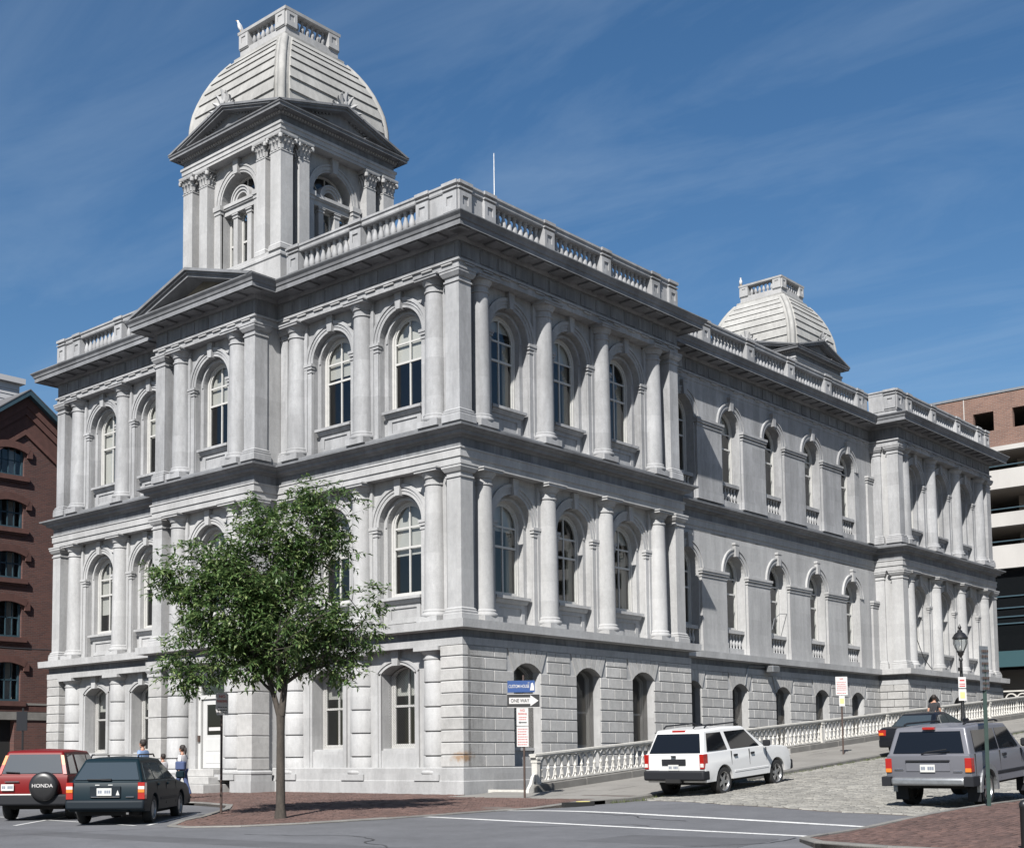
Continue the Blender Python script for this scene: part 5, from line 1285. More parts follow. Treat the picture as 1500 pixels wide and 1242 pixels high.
# ================================================================== street tree
rt = random.Random(11)
tx, ty = 3.63, -10.16
tr = empty('street_tree', (tx,ty,plz(tx,ty))); tag(tr, 'young leafy street tree with forked trunk on the brick pavement before the facade', 'tree')
b = MB(); limbs = []
b.tube([(0,0,-.15),(0,0,.05),(.005,0,.25),(.0,0,1.0),(-.01,.01,1.9),(.0,.0,2.30)], [.17,.135,.105,.098,.090,.10], 12)
def limb(p, dirv, ln, r0, depth):
    p = Vector(p); dirv = Vector(dirv).normalized(); pts = [p.copy()]; rad = [r0]; n = 5
    for i in range(n):
        dirv = (dirv+Vector((rt.uniform(-.14,.14),rt.uniform(-.14,.14),rt.uniform(-.05,.12)))).normalized(); p = p+dirv*ln/n; pts.append(p.copy()); rad.append(r0*(1-.75*(i+1)/n))
    b.tube(pts, rad, 7 if depth < 2 else 5); limbs.append((pts, depth))
    if depth < 3:
        for _ in range(5 if depth == 0 else 4):
            i = rt.randint(1,n); q = pts[i]; a = rt.uniform(0,6.28)
            nd = (dirv*.55+Vector((math.cos(a),math.sin(a),rt.uniform(-.15,.5)))*.8)
            limb(q, nd, ln*rt.uniform(.42,.62), rad[i]*.6+.004, depth+1)
RV = Vector((.734,.679,0)); DV = Vector((-.679,.734,0))    # across the street view, and away from it
limb((.03,.0,2.25), RV*.10+Vector((0,0,1)), 3.6, .085, 0); limb((-.03,0,2.2), RV*-.28+Vector((0,0,1)), 3.0, .07, 0)
limb((0,0,2.8), RV*-.8+DV*.2+Vector((0,0,.75)), 2.5, .05, 1); limb((0,0,2.9), RV*.85-DV*.2+Vector((0,0,.55)), 2.4, .05, 1); limb((0,0,3.1), DV*.8+Vector((0,0,.7)), 2.0, .045, 1); limb((0,0,3.0), DV*-.8+Vector((0,0,.7)), 2.0, .045, 1)
ob('trunk', b, M['bark'], tr, smooth=60)
# crown outline in the plane of the street view: (across, height) ellipsoids filled with leaf sprays
BL = [(-1.0,4.9,1.3,1.15),(.1,4.3,1.35,1.15),(-.3,5.85,1.15,.95),(.55,6.35,.9,.9),(.62,7.1,.5,.42),(-.65,6.75,.55,.45),(-2.05,5.5,.75,.72),(-2.55,5.25,.32,.55),(-1.7,3.7,.92,.72),(-2.1,3.1,.55,.38),(-.75,3.5,.75,.5),(.85,3.8,.85,.65),(1.55,4.15,.7,.58),(2.0,4.75,.36,.45),(1.4,3.3,.45,.35),(1.15,6.05,.42,.58)]
V = []; Fc = []
def spray(c, out):
    a = rt.uniform(0,6.28); ax = (Vector((math.cos(a),math.sin(a),rt.uniform(-.5,.35)))*.8+out*.6).normalized()
    ln = rt.uniform(.22,.40)
    for i in range(rt.randint(7,11)):
        t = i/9; p = c+ax*(ln*t)+Vector((0,0,-.06*t*t))
        sd = Vector((rt.uniform(-1,1),rt.uniform(-1,1),rt.uniform(-.55,.35))).normalized(); d_ = (ax*.55+sd*.85).normalized()
        L = rt.uniform(.10,.17); wv_ = L*.19; nrm = d_.cross(Vector((rt.uniform(-.4,.4),rt.uniform(-.4,.4),1))).normalized()*wv_
        dr = Vector((0,0,-L*.18)); b0 = len(V)
        V.extend([tuple(p), tuple(p+d_*L*.45+nrm), tuple(p+d_*L+dr), tuple(p+d_*L*.45-nrm)]); Fc.append((b0,b0+1,b0+2,b0+3))
tips = [q for pts, dp in limbs if dp >= 2 for q in pts[2:]]
for (ux, uz, rx, rz_) in BL:
    n = int(520*rx*rx*rz_+30)
    for _ in range(n):
        while True:
            q = Vector((rt.uniform(-1,1),rt.uniform(-1,1),rt.uniform(-1,1)))
            if q.length <= 1: break
        if q.length < .35 and rt.random() < .5: continue
        c = RV*(ux+q.x*rx)+DV*(q.y*rx*.78)+Vector((0,0,uz+q.z*rz_))
        # clumps: keep sprays where a coarse lattice noise is high
        h = math.sin(c.x*3.1+1.3)*math.sin(c.y*2.7+.4)*math.sin(c.z*3.3+2.1)
        if h < -.18 and rt.random() < .85: continue
        spray(c, (RV*q.x+DV*q.y+Vector((0,0,q.z*.8))))
for q in tips:
    if rt.random() < .5: spray(q, Vector((rt.uniform(-1,1),rt.uniform(-1,1),.4)))
me = bpy.data.meshes.new('crown'); me.from_pydata(V, [], Fc); me.update()
ob('crown', me, M['leaf'], tr)

# ================================================================== red brick warehouse across the left street
BX = -35.0
wh = empty('brick_warehouse', (BX,0,0)); tag(wh, 'dark red brick gabled warehouse with segmental windows and teal eaves', 'building')
ya_, za_ = 5.6, 19.9
bw = MB()
gy = lambda y: za_-.72*abs(y-ya_)
WY = [(-6.6),(-2.0),(3.55)]
rows = [(15.7,1.6),(13.0,1.6),(10.4,1.55),(7.4,2.0),(4.15,2.15)]   # sill height, window height
# wall in strips round the openings, in the plane x = 0 facing +x
def wq(y0,y1,z0,z1): bw.box(-.4,0,y0,y1,z0,z1)
hwid = .80
ys_ = [-14]+sorted([v for c_ in (-7.4,-1.3,4.8) for v in (c_-hwid,c_+hwid)])+[22]
for i in range(0,len(ys_)-1):
    y0, y1 = ys_[i], ys_[i+1]
    if i % 2 == 0: wq(y0,y1,3.6,14.8)
    else:
        z = 3.6
        for s0, h in sorted(rows):
            if s0+h < 14.8: wq(y0,y1,z,s0); z = s0+h
        if z < 14.8: wq(y0,y1,z,14.8)
bw.prism([(5.6,14.8),(12.68,14.8),(5.6,za_)], -.4, 0, 'yz'); bw.prism([(-1.48,14.8),(4.0,14.8),(4.0,gy(4.0))], -.4, 0, 'yz')
wq(4.0,5.6,14.8,15.7); bw.prism([(4.0,17.3),(5.6,17.3),(5.6,gy(5.6)),(4.0,gy(4.0))], -.4, 0, 'yz')
bw.box(-.4,0,-14,1.0,0,3.2); bw.box(-.4,0,5.3,22,0,3.2)
bw.box(-20,-.4,-14,-13.6,0,14.7); bw.box(-20,-.4,21.6,22,0,14.7); bw.box(-20,-19.6,-13.6,21.6,0,14.7)
ob('wall', bw, M['brick_left'], wh)
for z in (3.7,6.7,9.8,12.4,15.0): ob('floor', MB().box(-19,-.5,-13,21,z,z+.2), M['inside'], wh)
ob('granite_lintel', MB().box(-.42,.06,-14,22,3.2,3.62), M['kerb'], wh); ob('brick_band', MB().box(-.1,.07,-14,22,3.62,3.95), M['brick_dark'], wh); ob('stone_band', MB().box(-.1,.10,-14,22,3.95,4.06), M['concrete'], wh)
ob('doorway', MB().box(-.8,-.4,1.0,5.3,0,3.2), M['under'], wh)
for s_ in (-1,1):
    pts = [(ya_,za_+.25),(ya_+s_*9.5,za_+.25-.72*9.5),(ya_+s_*9.5,za_-.72*9.5),(ya_,za_)]
    ob('eaves_trim', MB().prism(pts, -.5, .5, 'yz'), M['teal_trim'], wh)
    ob('roof', MB().prism([(ya_,za_+.32),(ya_+s_*9.5,za_+.32-.72*9.5),(ya_+s_*9.5,za_+.26-.72*9.5),(ya_,za_+.26)], -20, .52, 'yz'), M['roof_slate'], wh)
    for j, (d0, d1, pr) in enumerate(((.0,.55,.20),(.55,.95,.14),(.95,1.75,.06),(1.75,2.0,.11))):
        ob('corbel_course', MB().prism([(ya_,za_-d0),(ya_+s_*9.3,za_-d0-.72*9.3),(ya_+s_*9.3,za_-d1-.72*9.3),(ya_,za_-d1)], -.1, pr, 'yz'), M['brick_dark'], wh)
for c_ in (-7.4,-1.3,4.8):
    for s0, h in rows:
        if s0 > 14.5 and c_ < 3: continue
        wn_ = ob('window', band([(-hwid,0),(hwid,0),(hwid,h),(-hwid,h)],[(-hwid+.10,.10),(hwid-.10,.10),(hwid-.10,h-.12),(-hwid+.10,h-.12)],0,.14), M['teal_trim'], wh, (-.14,c_,s0), math.pi/2)
        b = MB().box(-.03,.03,.03,.08,.1,h-.12).box(-hwid+.1,hwid-.1,.03,.08,h/2-.03,h/2+.03)
        for x_ in (-.36,.36): b.box(x_-.02,x_+.02,.03,.08,.1,h-.12)
        ob('sash', b, M['teal_trim'], wn_)
        ob('pane', MB().add([(-hwid+.1,.06,.1),(hwid-.1,.06,.1),(hwid-.1,.06,h-.12),(-hwid+.1,.06,h-.12)],[(0,1,2,3)]), M['glass'], wn_, norm=False)
        ob('sill', MB().box(-.0,.16,c_-hwid-.25,c_+hwid+.25,s0-.26,s0-.02).box(-.0,.10,c_-hwid-.2,c_+hwid+.2,s0-.36,s0-.26), M['brick_dark'], wh)
        R = 2.4; a = math.asin((hwid+.25)/R); 
        ob('brick_arch', MB().arch(R-.22,R+.14,-.13,.06,s0+h-R+.02,14,0,math.pi/2-a,math.pi/2+a).box(-hwid-.42,-hwid-.12,-.12,.06,h+s0-.62,s0+h-.20).box(hwid+.12,hwid+.42,-.12,.06,h+s0-.62,s0+h-.20), M['brick_dark'], wh, (0,c_,0), math.pi/2)
        if c_ > 3: ob('curtain', MB().box(-.55,-.52,c_+.15,c_+.62,s0+.1,s0+h-.15), M['blind'], wh)
lan = ob('roof_lantern', MB().box(-8,-4,-1.5,7.5,17.2,21.75), M['clapboard'], wh); ob('roof_lantern_cap', MB().box(-8.25,-3.75,-1.8,7.75,21.75,22.05), M['clapboard'], wh); ob('lantern_window', MB().box(-4.1,-3.94,4.3,5.6,19.6,21.4), M['dark_glass'], wh)
for i in range(14): ob('clapboard', MB().prism([(17.5+.3*i,-3.96),(17.5+.3*i+.29,-3.985),(17.5+.3*i+.29,-4.03),(17.5+.3*i,-4.03)], -1.5, 7.5, 'xz').xf(Matrix(((0,0,1,0),(0,1,0,0),(1,0,0,0),(0,0,0,1)))), M['clapboard'], wh)
tag(ob('overhead_cable', MB().tube([(-33,-3.5,6.9+.02),(-30,2,6.35),(-28,6,6.2),(-24,14,6.3)], .03, 5), M['black'], None), 'thin dark overhead cable crossing the brick warehouse wall', 'cable')

# ================================================================== parking garage behind
GY = 60.0
pg = empty('parking_garage', (0,GY,0)); tag(pg, 'brick and pale concrete parking garage with open decks behind the customs building', 'building')
gz = lambda py, px=1450: 1.0+(1107-py)*(87.5)/1932
X0, X1 = -34.0, 42.0
ztop = 25.2; zb1 = gz(653)
b = MB()
# upper brick storey with square openings
ops = [(-6.75+2.57*i, -6.75+2.57*i+1.35) for i in range(-10,18)]
zo0, zo1 = gz(627), gz(598)
b.box(X0,X1,0,.35,zb1,zo0); b.box(X0,X1,0,.35,zo1,ztop)
xs_ = [X0]+[v for o_ in ops for v in o_]+[X1]
for i in range(0,len(xs_),2):
    if xs_[i+1] > xs_[i]: b.box(xs_[i],xs_[i+1],0,.35,zo0,zo1)
ob('brick_storey', b, M['brick_garage'], pg)
ob('coping', MB().box(X0-.1,X1+.1,-.06,.45,ztop,ztop+.16), M['metal'], pg)
for x_ in [o_[0]-.6 for o_ in ops][::2]: ob('panel_joint', MB().box(x_-.03,x_+.03,-.012,0,zb1,ztop), M['garage_conc'], pg)
decks = [(gz(660),gz(653)-.002,None),(gz(716),gz(688),0),(gz(772),gz(752),0),(gz(834),gz(800),0)]
for i, (z0, z1, _) in enumerate(decks):
    ob('deck', MB().box(X0,X1,-.25,.2,z0,z1), M['garage_conc'], pg); ob('deck_slab', MB().box(X0,X1,.2,26,z0,z0+.35), M['garage_in'], pg)
    if i: ob('guard_rail', MB().tube([(X0,-.1,z1+.28),(X1,-.1,z1+.28)], .045, 6), M['teal_trim'], pg)
for i in range(9): ob('pier', MB().box(X0+2+9*i,X0+2.8+9*i,3,3.8,gz(955),zb1), M['garage_in'], pg)
ob('back_wall', MB().box(X0,X1,26,26.4,0,ztop).box(X0,X0+.4,.35,26,0,ztop).box(X1-.4,X1,.35,26,0,ztop).box(X0,X1,.35,26,ztop-.3,ztop), M['garage_in'], pg)
ob('glazing', MB().box(X0,X1,.30,.36,gz(955),gz(834)), M['dark_glass'], pg)
for z in (gz(874),gz(891),gz(904),gz(914)): ob('glazing_bar', MB().box(X0,X1,.20,.30,z-.04,z+.04), M['teal_trim'], pg)
for i in range(17): x_ = -6.9+4.6*(i-6); ob('glazing_bar', MB().box(x_-.05,x_+.05,.16,.30,gz(955),gz(834)), M['teal_trim'], pg)
ob('fascia', MB().box(X0,X1,-.4,.3,gz(978),gz(955)), M['teal_panel'], pg); ob('ground_storey', MB().box(X0,X1,3.0,3.3,2.5,gz(978)), M['garage_in'], pg)
# ================================================================== vehicles
# car space: x forward from the rear bumper, y to the left, z up
def bev(o, wd, seg=3, ang=30):
    m_ = o.modifiers.new('bevel', 'BEVEL'); m_.width = wd; m_.segments = seg; m_.limit_method = 'ANGLE'; m_.angle_limit = R_(ang); m_.harden_normals = False
    o.data.shade_smooth(); o.data.set_sharp_from_angle(angle=R_(50)); return o
def wheel_meshes(r_, wd, spokes, key, rim=.66):
    if ('tyre',key) in cache: return
    t = wd/2
    cache['tyre',key] = MB().lathe([(r_*rim,-t*.9),(r_*.80,-t),(r_*.95,-t*.92),(r_,-t*.6),(r_,t*.6),(r_*.95,t*.92),(r_*.80,t),(r_*rim,t*.9),(r_*rim,-t*.9)], 36, axis='y', cap=False).mesh('tyre', 40)
    b = MB(); R = r_*rim
    b.lathe([(R*1.03,-t*.95),(R*.97,-t*.9),(R*.90,-t*.5),(R*.90,t*.5)], 36, axis='y', cap=False)
    b.lathe([(.0,-t*.72),(R*.20,-t*.72),(R*.27,-t*.6),(R*.27,-t*.2)], 20, axis='y', cap=False)
    for i in range(spokes):
        a = 2*math.pi*i/spokes; c, s = math.cos(a), math.sin(a); q = MB().prism([(R*.18,-R*.17),(R*.92,-R*.13),(R*.92,R*.13),(R*.18,R*.17)], -t*.68, -t*.35)
        q.xf(Matrix.Rotation(-a,4,'Y')); b.add(q.v, q.f)
    cache['rim',key] = b.mesh('rim', 40)
    cache['hub',key] = MB().lathe([(0,-t*.30),(R*.88,-t*.30),(R*.88,t*.3),(0,t*.3)], 24, axis='y').mesh('brake_disc')
def panel3(parent, name, pts, mt, out, th=.012):
    """flat plate on a sloping face: pts are 3D corners, out is the outward direction"""
    P = [Vector(p) for p in pts]; nrm = (P[1]-P[0]).cross(P[2]-P[0]).normalized()
    if nrm.dot(Vector(out)) < 0: nrm = -nrm
    b = MB(); n = len(P); b.add([tuple(p+nrm*.010) for p in P]+[tuple(p-nrm*th) for p in P], [tuple(range(n)),tuple(range(2*n-1,n-1,-1))]+[(i,(i+1)%n,n+(i+1)%n,n+i) for i in range(n)])
    return ob(name, b, mt, parent)
def car(spec):
    s = spec; root = empty(s['name'], s['loc']); root.rotation_mode = 'QUATERNION'
    fwd = Vector(s['dir']).normalized(); up = Vector((0,0,1)); left = up.cross(fwd).normalized(); up = fwd.cross(left)
    mm = Matrix((fwd,left,up)).transposed(); root.rotation_quaternion = mm.to_quaternion()
    tag(root, s['label'], s['cat'])
    w2 = s['W']/2; p = s['paint']
    # lower body, its side outline cut by the wheel arches
    zb = s['zb']; pts = list(s['top'])        # from the rear bottom over the top to the front bottom
    bot = []
    for ax in reversed(s['axles']):
        ra = s['r']*1.16; zc_ = s['r']; a0 = math.asin(max(-1,min(1,(zb-zc_)/ra)))
        for i in range(11):
            a = a0+(math.pi-2*a0)*i/10; bot.append((ax+ra*math.cos(a), zc_+ra*math.sin(a)))
    prof = pts+bot
    b = MB(); n = len(prof); secs = []
    zmax = max(z for x,z in prof)
    for f in (-1.0,-.955,.955,1.0):
        row = []
        for x, z in prof:
            pin = s.get('pin',.05)
            lean = 0.0
            k = 1.0
            y = f*w2
            if abs(f) == 1.0:
                xx = x+(pin if x < .4 else (-pin*1.3 if x > s['L']-.45 else 0))
                zz = z-(.045 if z > s['belt']-.04 else 0)
                row.append((xx, y*(1-.035*max(0,(z-.75))/.5 if z > .75 else 1-.03*max(0,.5-z)/.3), zz))
            else: row.append((x,y,z))
        secs.append(row)
    vs = [v for row in secs for v in row]; fs = [tuple(range(n-1,-1,-1)), tuple(3*n+i for i in range(n))]
    for j in range(3): fs += [(j*n+i,j*n+(i+1)%n,(j+1)*n+(i+1)%n,(j+1)*n+i) for i in range(n)]
    b.add(vs, fs); body = ob('body', b, p, root); bev(body, s.get('bev',.03), 3, 25)
    ob('underbody', MB().box(.35,s['L']-.35,-w2+.22,w2-.22,zb-.08,s['belt']-.25), M['under'], root)
    # greenhouse
    (x0,x1,xt0,xt1,zg0,zg1) = s['cab']; wb, wt = s['cabw']; crown = .03
    def gp(x, z, side): # point on the side of the cab
        t = (z-zg0)/(zg1-zg0); return (x, side*(wb+(wt-wb)*t), z)
    b = MB(); xm = (xt0+xt1)/2
    lv = [(x0,zg0-.03,wb),(x1,zg0-.03,wb),(xt1,zg1,wt),(xm,zg1+crown,wt),(xt0,zg1,wt)]
    if 'xm' in s: pass
    vs = [(x,-w_,z) for x,z,w_ in lv]+[(x,w_,z) for x,z,w_ in lv]+[(x,0,z+(.03 if i_ == 1 else 0)) for i_,(x,z,w_) in enumerate(lv[2:])]
    b.add(vs, [(0,1,2,3,4),(9,8,7,6,5),(0,5,6,1),(1,6,7,10,2),(2,10,11,3),(10,7,8,11),(3,11,12,4),(11,8,9,12),(4,12,9,5,0)])
    cab = ob('roof', b, p, root); bev(cab, s.get('cbev',.05), 3, 20)
    G = s['glass']
    for side in (-1,1):
        for wpts in s['side_windows']: panel3(root, 'side_window', [gp(x,z,side) for x,z in wpts], G, (0,side,0))
        for (xa,z0,z1) in s.get('seams',[]): ob('door_seam', MB().box(xa-.006,xa+.006,side*w2*.985-.012,side*w2*.985+.012,z0,z1), M['under'], root)
        for (xh,zh) in s.get('handles',[]): ob('door_handle', MB().box(xh-.09,xh+.09,side*w2-.02,side*w2+.02,zh-.025,zh+.03,.01), s.get('handle_mat',M['plastic']), root)
        xm_, zm_ = s['mirror']; mo = ob('mirror', MB().box(xm_-.05,xm_+.07,side*(w2+.14)-.11,side*(w2+.14)+.09,zm_-.07,zm_+.10,.03), s.get('mirror_mat',M['plastic']), root)
        if 'sill_trim' in s: ob('side_trim', MB().box(s['axles'][0]+.5,s['axles'][1]-.5,side*w2*.99-.02,side*w2*.99+.02,s['sill_trim'],s['sill_trim']+.07,.012), s['trim_mat'], root)
        if 'flare' in s:
            for ax in s['axles']:
                ra = s['r']*1.13; q = MB().arch(ra-.02,ra+.085,-.04,.05,s['r'],16,ax,R_(-6),R_(186)); q.v = [(x_, side*(w2*.985)+y_*1.0, z_) for x_,y_,z_ in q.v]; ob('arch_flare', q, s['flare'], root)
    # rear and front glass, on the sloping ends of the cab
    def endp(f, z, rear=True):
        t = (z-zg0)/(zg1-zg0); x = (x0+(xt0-x0)*t) if rear else (x1+(xt1-x1)*t); return (x, f*(wb+(wt-wb)*t), z)
    for (f0,f1,z0,z1,mt) in s.get('end_panels',[]):
        for sd in (-1,1): panel3(root, 'tail_lens', [endp(sd*f0,z0),endp(sd*f1,z0),endp(sd*f1,z1),endp(sd*f0,z1)], mt, (-1,0,.2), .03)
    (r0,r1,rf) = s['rear_glass']; panel3(root, 'rear_window', [endp(-rf,r0),endp(rf,r0),endp(rf*.985,r1),endp(-rf*.985,r1)], G, (-1,0,.2))
    panel3(root, 'windscreen', [endp(-.93,zg0+.02,False),endp(.93,zg0+.02,False),endp(.9,zg1-.06,False),endp(-.9,zg1-.06,False)], s.get('wglass',M['car_glass_clear']), (1,0,.4))
    # seats seen through the glass are solid blocks inside
    # bumpers
    for bp in s['bumpers']:
        (xa,xb,z0,z1,hw,mt) = bp; bev(ob('bumper', MB().box(xa,xb,-hw,hw,z0,z1), mt, root), .05, 3, 30)
    for (nm, xa, xb, ya_, yb_, z0, z1, mt) in s['bits']:
        if nm in ('tail_lamp','tail_lens','headlamp'):
            for side in (-1,1): ob(nm, MB().box(xa,xb,min(side*ya_,side*yb_),max(side*ya_,side*yb_),z0,z1,.008), mt, root)
        else: ob(nm, MB().box(xa,xb,ya_,yb_,z0,z1,min(.006,abs(xb-xa)*.3)), mt, root)
    # wheels
    key = s['name']+str(s['r']); wheel_meshes(s['r'], s['ww'], s.get('spokes',5), key)
    for ax in s['axles']:
        for side in (-1,1):
            wo = ob('wheel', cache['hub',key], M['under'], root, (ax, side*(w2-.02-s['ww']/2), s['r'])); wo.rotation_euler = (0,R_(random.uniform(0,60)),math.pi if side == 1 else 0)
            ob('tyre', cache['tyre',key], M['tyre'], wo); ob('rim', cache['rim',key], s.get('rim',M['alloy']), wo)
    for (pts_, rr, mt, nm) in s.get('tubes',[]): ob(nm, MB().tube(pts_, rr, 6), mt, root)
    # plate characters too small to read
    if 'plate' in s:
        (px,py,pz,pw,ph) = s['plate']; pl = ob('number_plate', MB().box(px-.012,px,py-pw/2,py+pw/2,pz-ph/2,pz+ph/2,.003), M['plate'], root)
        b = MB(); rr = random.Random(int(px*1000)+len(s['name']))
        for i in range(6):
            if i == 2: continue
            y = py+pw*(.36-.145*i); b.box(px-.0145,px-.011,y-.018,y+.018,pz-.03,pz+.035); 
        ob('plate_characters', b, mat('plate_ink', (.16,.18,.22), .6), pl)
    return root
def rear_text(root, s, size, x, y, z, mt, sq=1.0):
    me = text_mesh(s, size, .003, 'CENTER', sq); me.transform(Matrix.Rotation(R_(-90),4,'Z')); return ob('lettering', me, mt, root, (x,y,z))
PL = M['plastic']
slope_dir = (0,1,.072)
# --- white SUV
car(dict(name='parked_suv', label='white four-door sport utility vehicle parked uphill by the iron balustrade', cat='car', loc=(7.02,.45,zr(7.0,.5)+.0), dir=(0,1,.066), L=4.80, W=1.83, paint=M['p_white'], glass=M['car_glass'],
  zb=.40, belt=1.16, r=.375, ww=.25, axles=(1.02,3.86),
  top=[(.12,.40),(.04,.55),(.02,.85),(.06,1.16),(1.5,1.18),(3.05,1.18),(3.35,1.18),(4.25,1.12),(4.52,1.06),(4.64,.92),(4.70,.62),(4.66,.42)],
  cab=(.07,3.42,.36,2.42,1.15,1.76), cabw=(.865,.70), cbev=.06,
  side_windows=[[(.28,1.20),(1.28,1.19),(1.18,1.66),(.47,1.66)],[(1.48,1.19),(2.98,1.19),(2.42,1.66),(1.36,1.66)]],
  rear_glass=(1.17,1.66,.90), seams=[(1.42,.62,1.14),(2.36,.5,1.14),(3.28,.55,1.13)], handles=[(1.62,1.02),(2.52,1.02)], mirror=(3.02,1.24),
  bumpers=[(-.06,.28,.46,.72,.92,PL),(4.52,4.80,.42,.70,.90,PL)], sill_trim=.56, trim_mat=M['p_white'],
  bits=[('tail_lamp',.0,.22,.78,.905,.76,1.14,M['lamp_red']),('tail_lens',-.008,.1,.80,.90,.80,.90,M['lamp_clear']),('brake_lamp',.33,.42,-.20,.20,1.70,1.755,M['lamp_red']),('plate_recess',-.004,.03,-.36,.36,.86,1.02,PL),('latch',-.012,.03,-.07,.07,1.07,1.11,PL),('hitch',-.10,.1,-.22,.22,.40,.50,M['under']),('badge',-.004,.02,.45,.78,.70,.73,M['metal']),('headlamp',4.52,4.72,.62,.88,.80,.98,M['lamp_clear'])],
  tubes=[([(.60,sd*.62,1.80),(.72,sd*.62,1.86),(2.1,sd*.62,1.87),(2.3,sd*.62,1.80)], .022, PL, 'roof_rail') for sd in (-1,1)]+[([(.42,-.4,1.80),(.5,-.4,1.85),(1.3,-.4,1.86)], .02, PL, 'roof_bar')],
  plate=(-.008,0,.80,.32,.15), rim=M['alloy'], spokes=5))
# --- silver boxy SUV
rj = car(dict(name='parked_suv', label='silver grey boxy four-wheel-drive with spare-lamp tailgate parked by brick pavement', cat='car', loc=(15.30,-3.35,zr(15.2,-3.2)), dir=(0,1,.055), L=4.25, W=1.72, paint=M['p_silver'], glass=M['car_glass'],
  zb=.46, belt=1.08, r=.355, ww=.24, axles=(.92,3.50),
  top=[(.10,.46),(.05,.60),(.05,1.05),(.10,1.08),(2.75,1.08),(2.95,1.08),(4.02,1.02),(4.12,.95),(4.15,.60),(4.08,.46)],
  cab=(.09,3.02,.26,2.35,1.07,1.60), cabw=(.835,.70), cbev=.035, bev=.02, pin=.01,
  side_windows=[[(.36,1.11),(1.60,1.11),(1.60,1.52),(.46,1.52)],[(1.68,1.11),(2.72,1.11),(2.36,1.52),(1.68,1.52)]],
  rear_glass=(1.10,1.52,.86), seams=[(1.62,.5,1.07),(2.85,.5,1.06),(.30,.55,1.07)], handles=[(1.85,.98)], mirror=(2.68,1.17),
  bumpers=[(-.05,.18,.46,.62,.74,M['metal']),(4.05,4.25,.46,.62,.82,M['metal'])], sill_trim=.60, trim_mat=PL, flare=M['metal'],
  bits=[('tail_lamp',.03,.20,.735,.865,.72,1.0,M['lamp_red']),('tail_lens',.022,.1,.74,.86,.72,.80,M['lamp_amber']),('bumper_end',-.06,.30,-.92,-.735,.45,.64,PL),('bumper_end',-.06,.30,.735,.92,.45,.64,PL),('brake_lamp',.16,.25,-.12,.12,1.56,1.61,M['lamp_red']),('plate_recess',.035,.06,-.44,.44,.74,.92,M['p_silver']),('handle_bar',.01,.06,-.44,.44,.93,.965,PL),('badge',.03,.06,.50,.68,.76,.79,M['chrome']),('badge',.03,.06,-.68,-.50,.72,.745,M['chrome']),('mud_flap',.45,.48,-.86,-.60,.12,.46,PL),('mud_flap',.45,.48,.60,.86,.14,.46,PL),('mud_flap',3.05,3.08,-.86,-.64,.14,.46,PL),('headlamp',4.08,4.17,.5,.78,.74,.92,M['lamp_clear'])],
  tubes=[([(.06,.12,1.08),(.03,.0,1.12),(.02,-.40,1.17)], .016, PL, 'wiper')]+[([(.45,sd*.60,1.65),(.6,sd*.60,1.68),(2.1,sd*.60,1.68),(2.25,sd*.60,1.65)], .02, PL, 'roof_rail') for sd in (-1,1)],
  plate=(.03,0,.80,.30,.15), rim=M['alloy'], spokes=5))
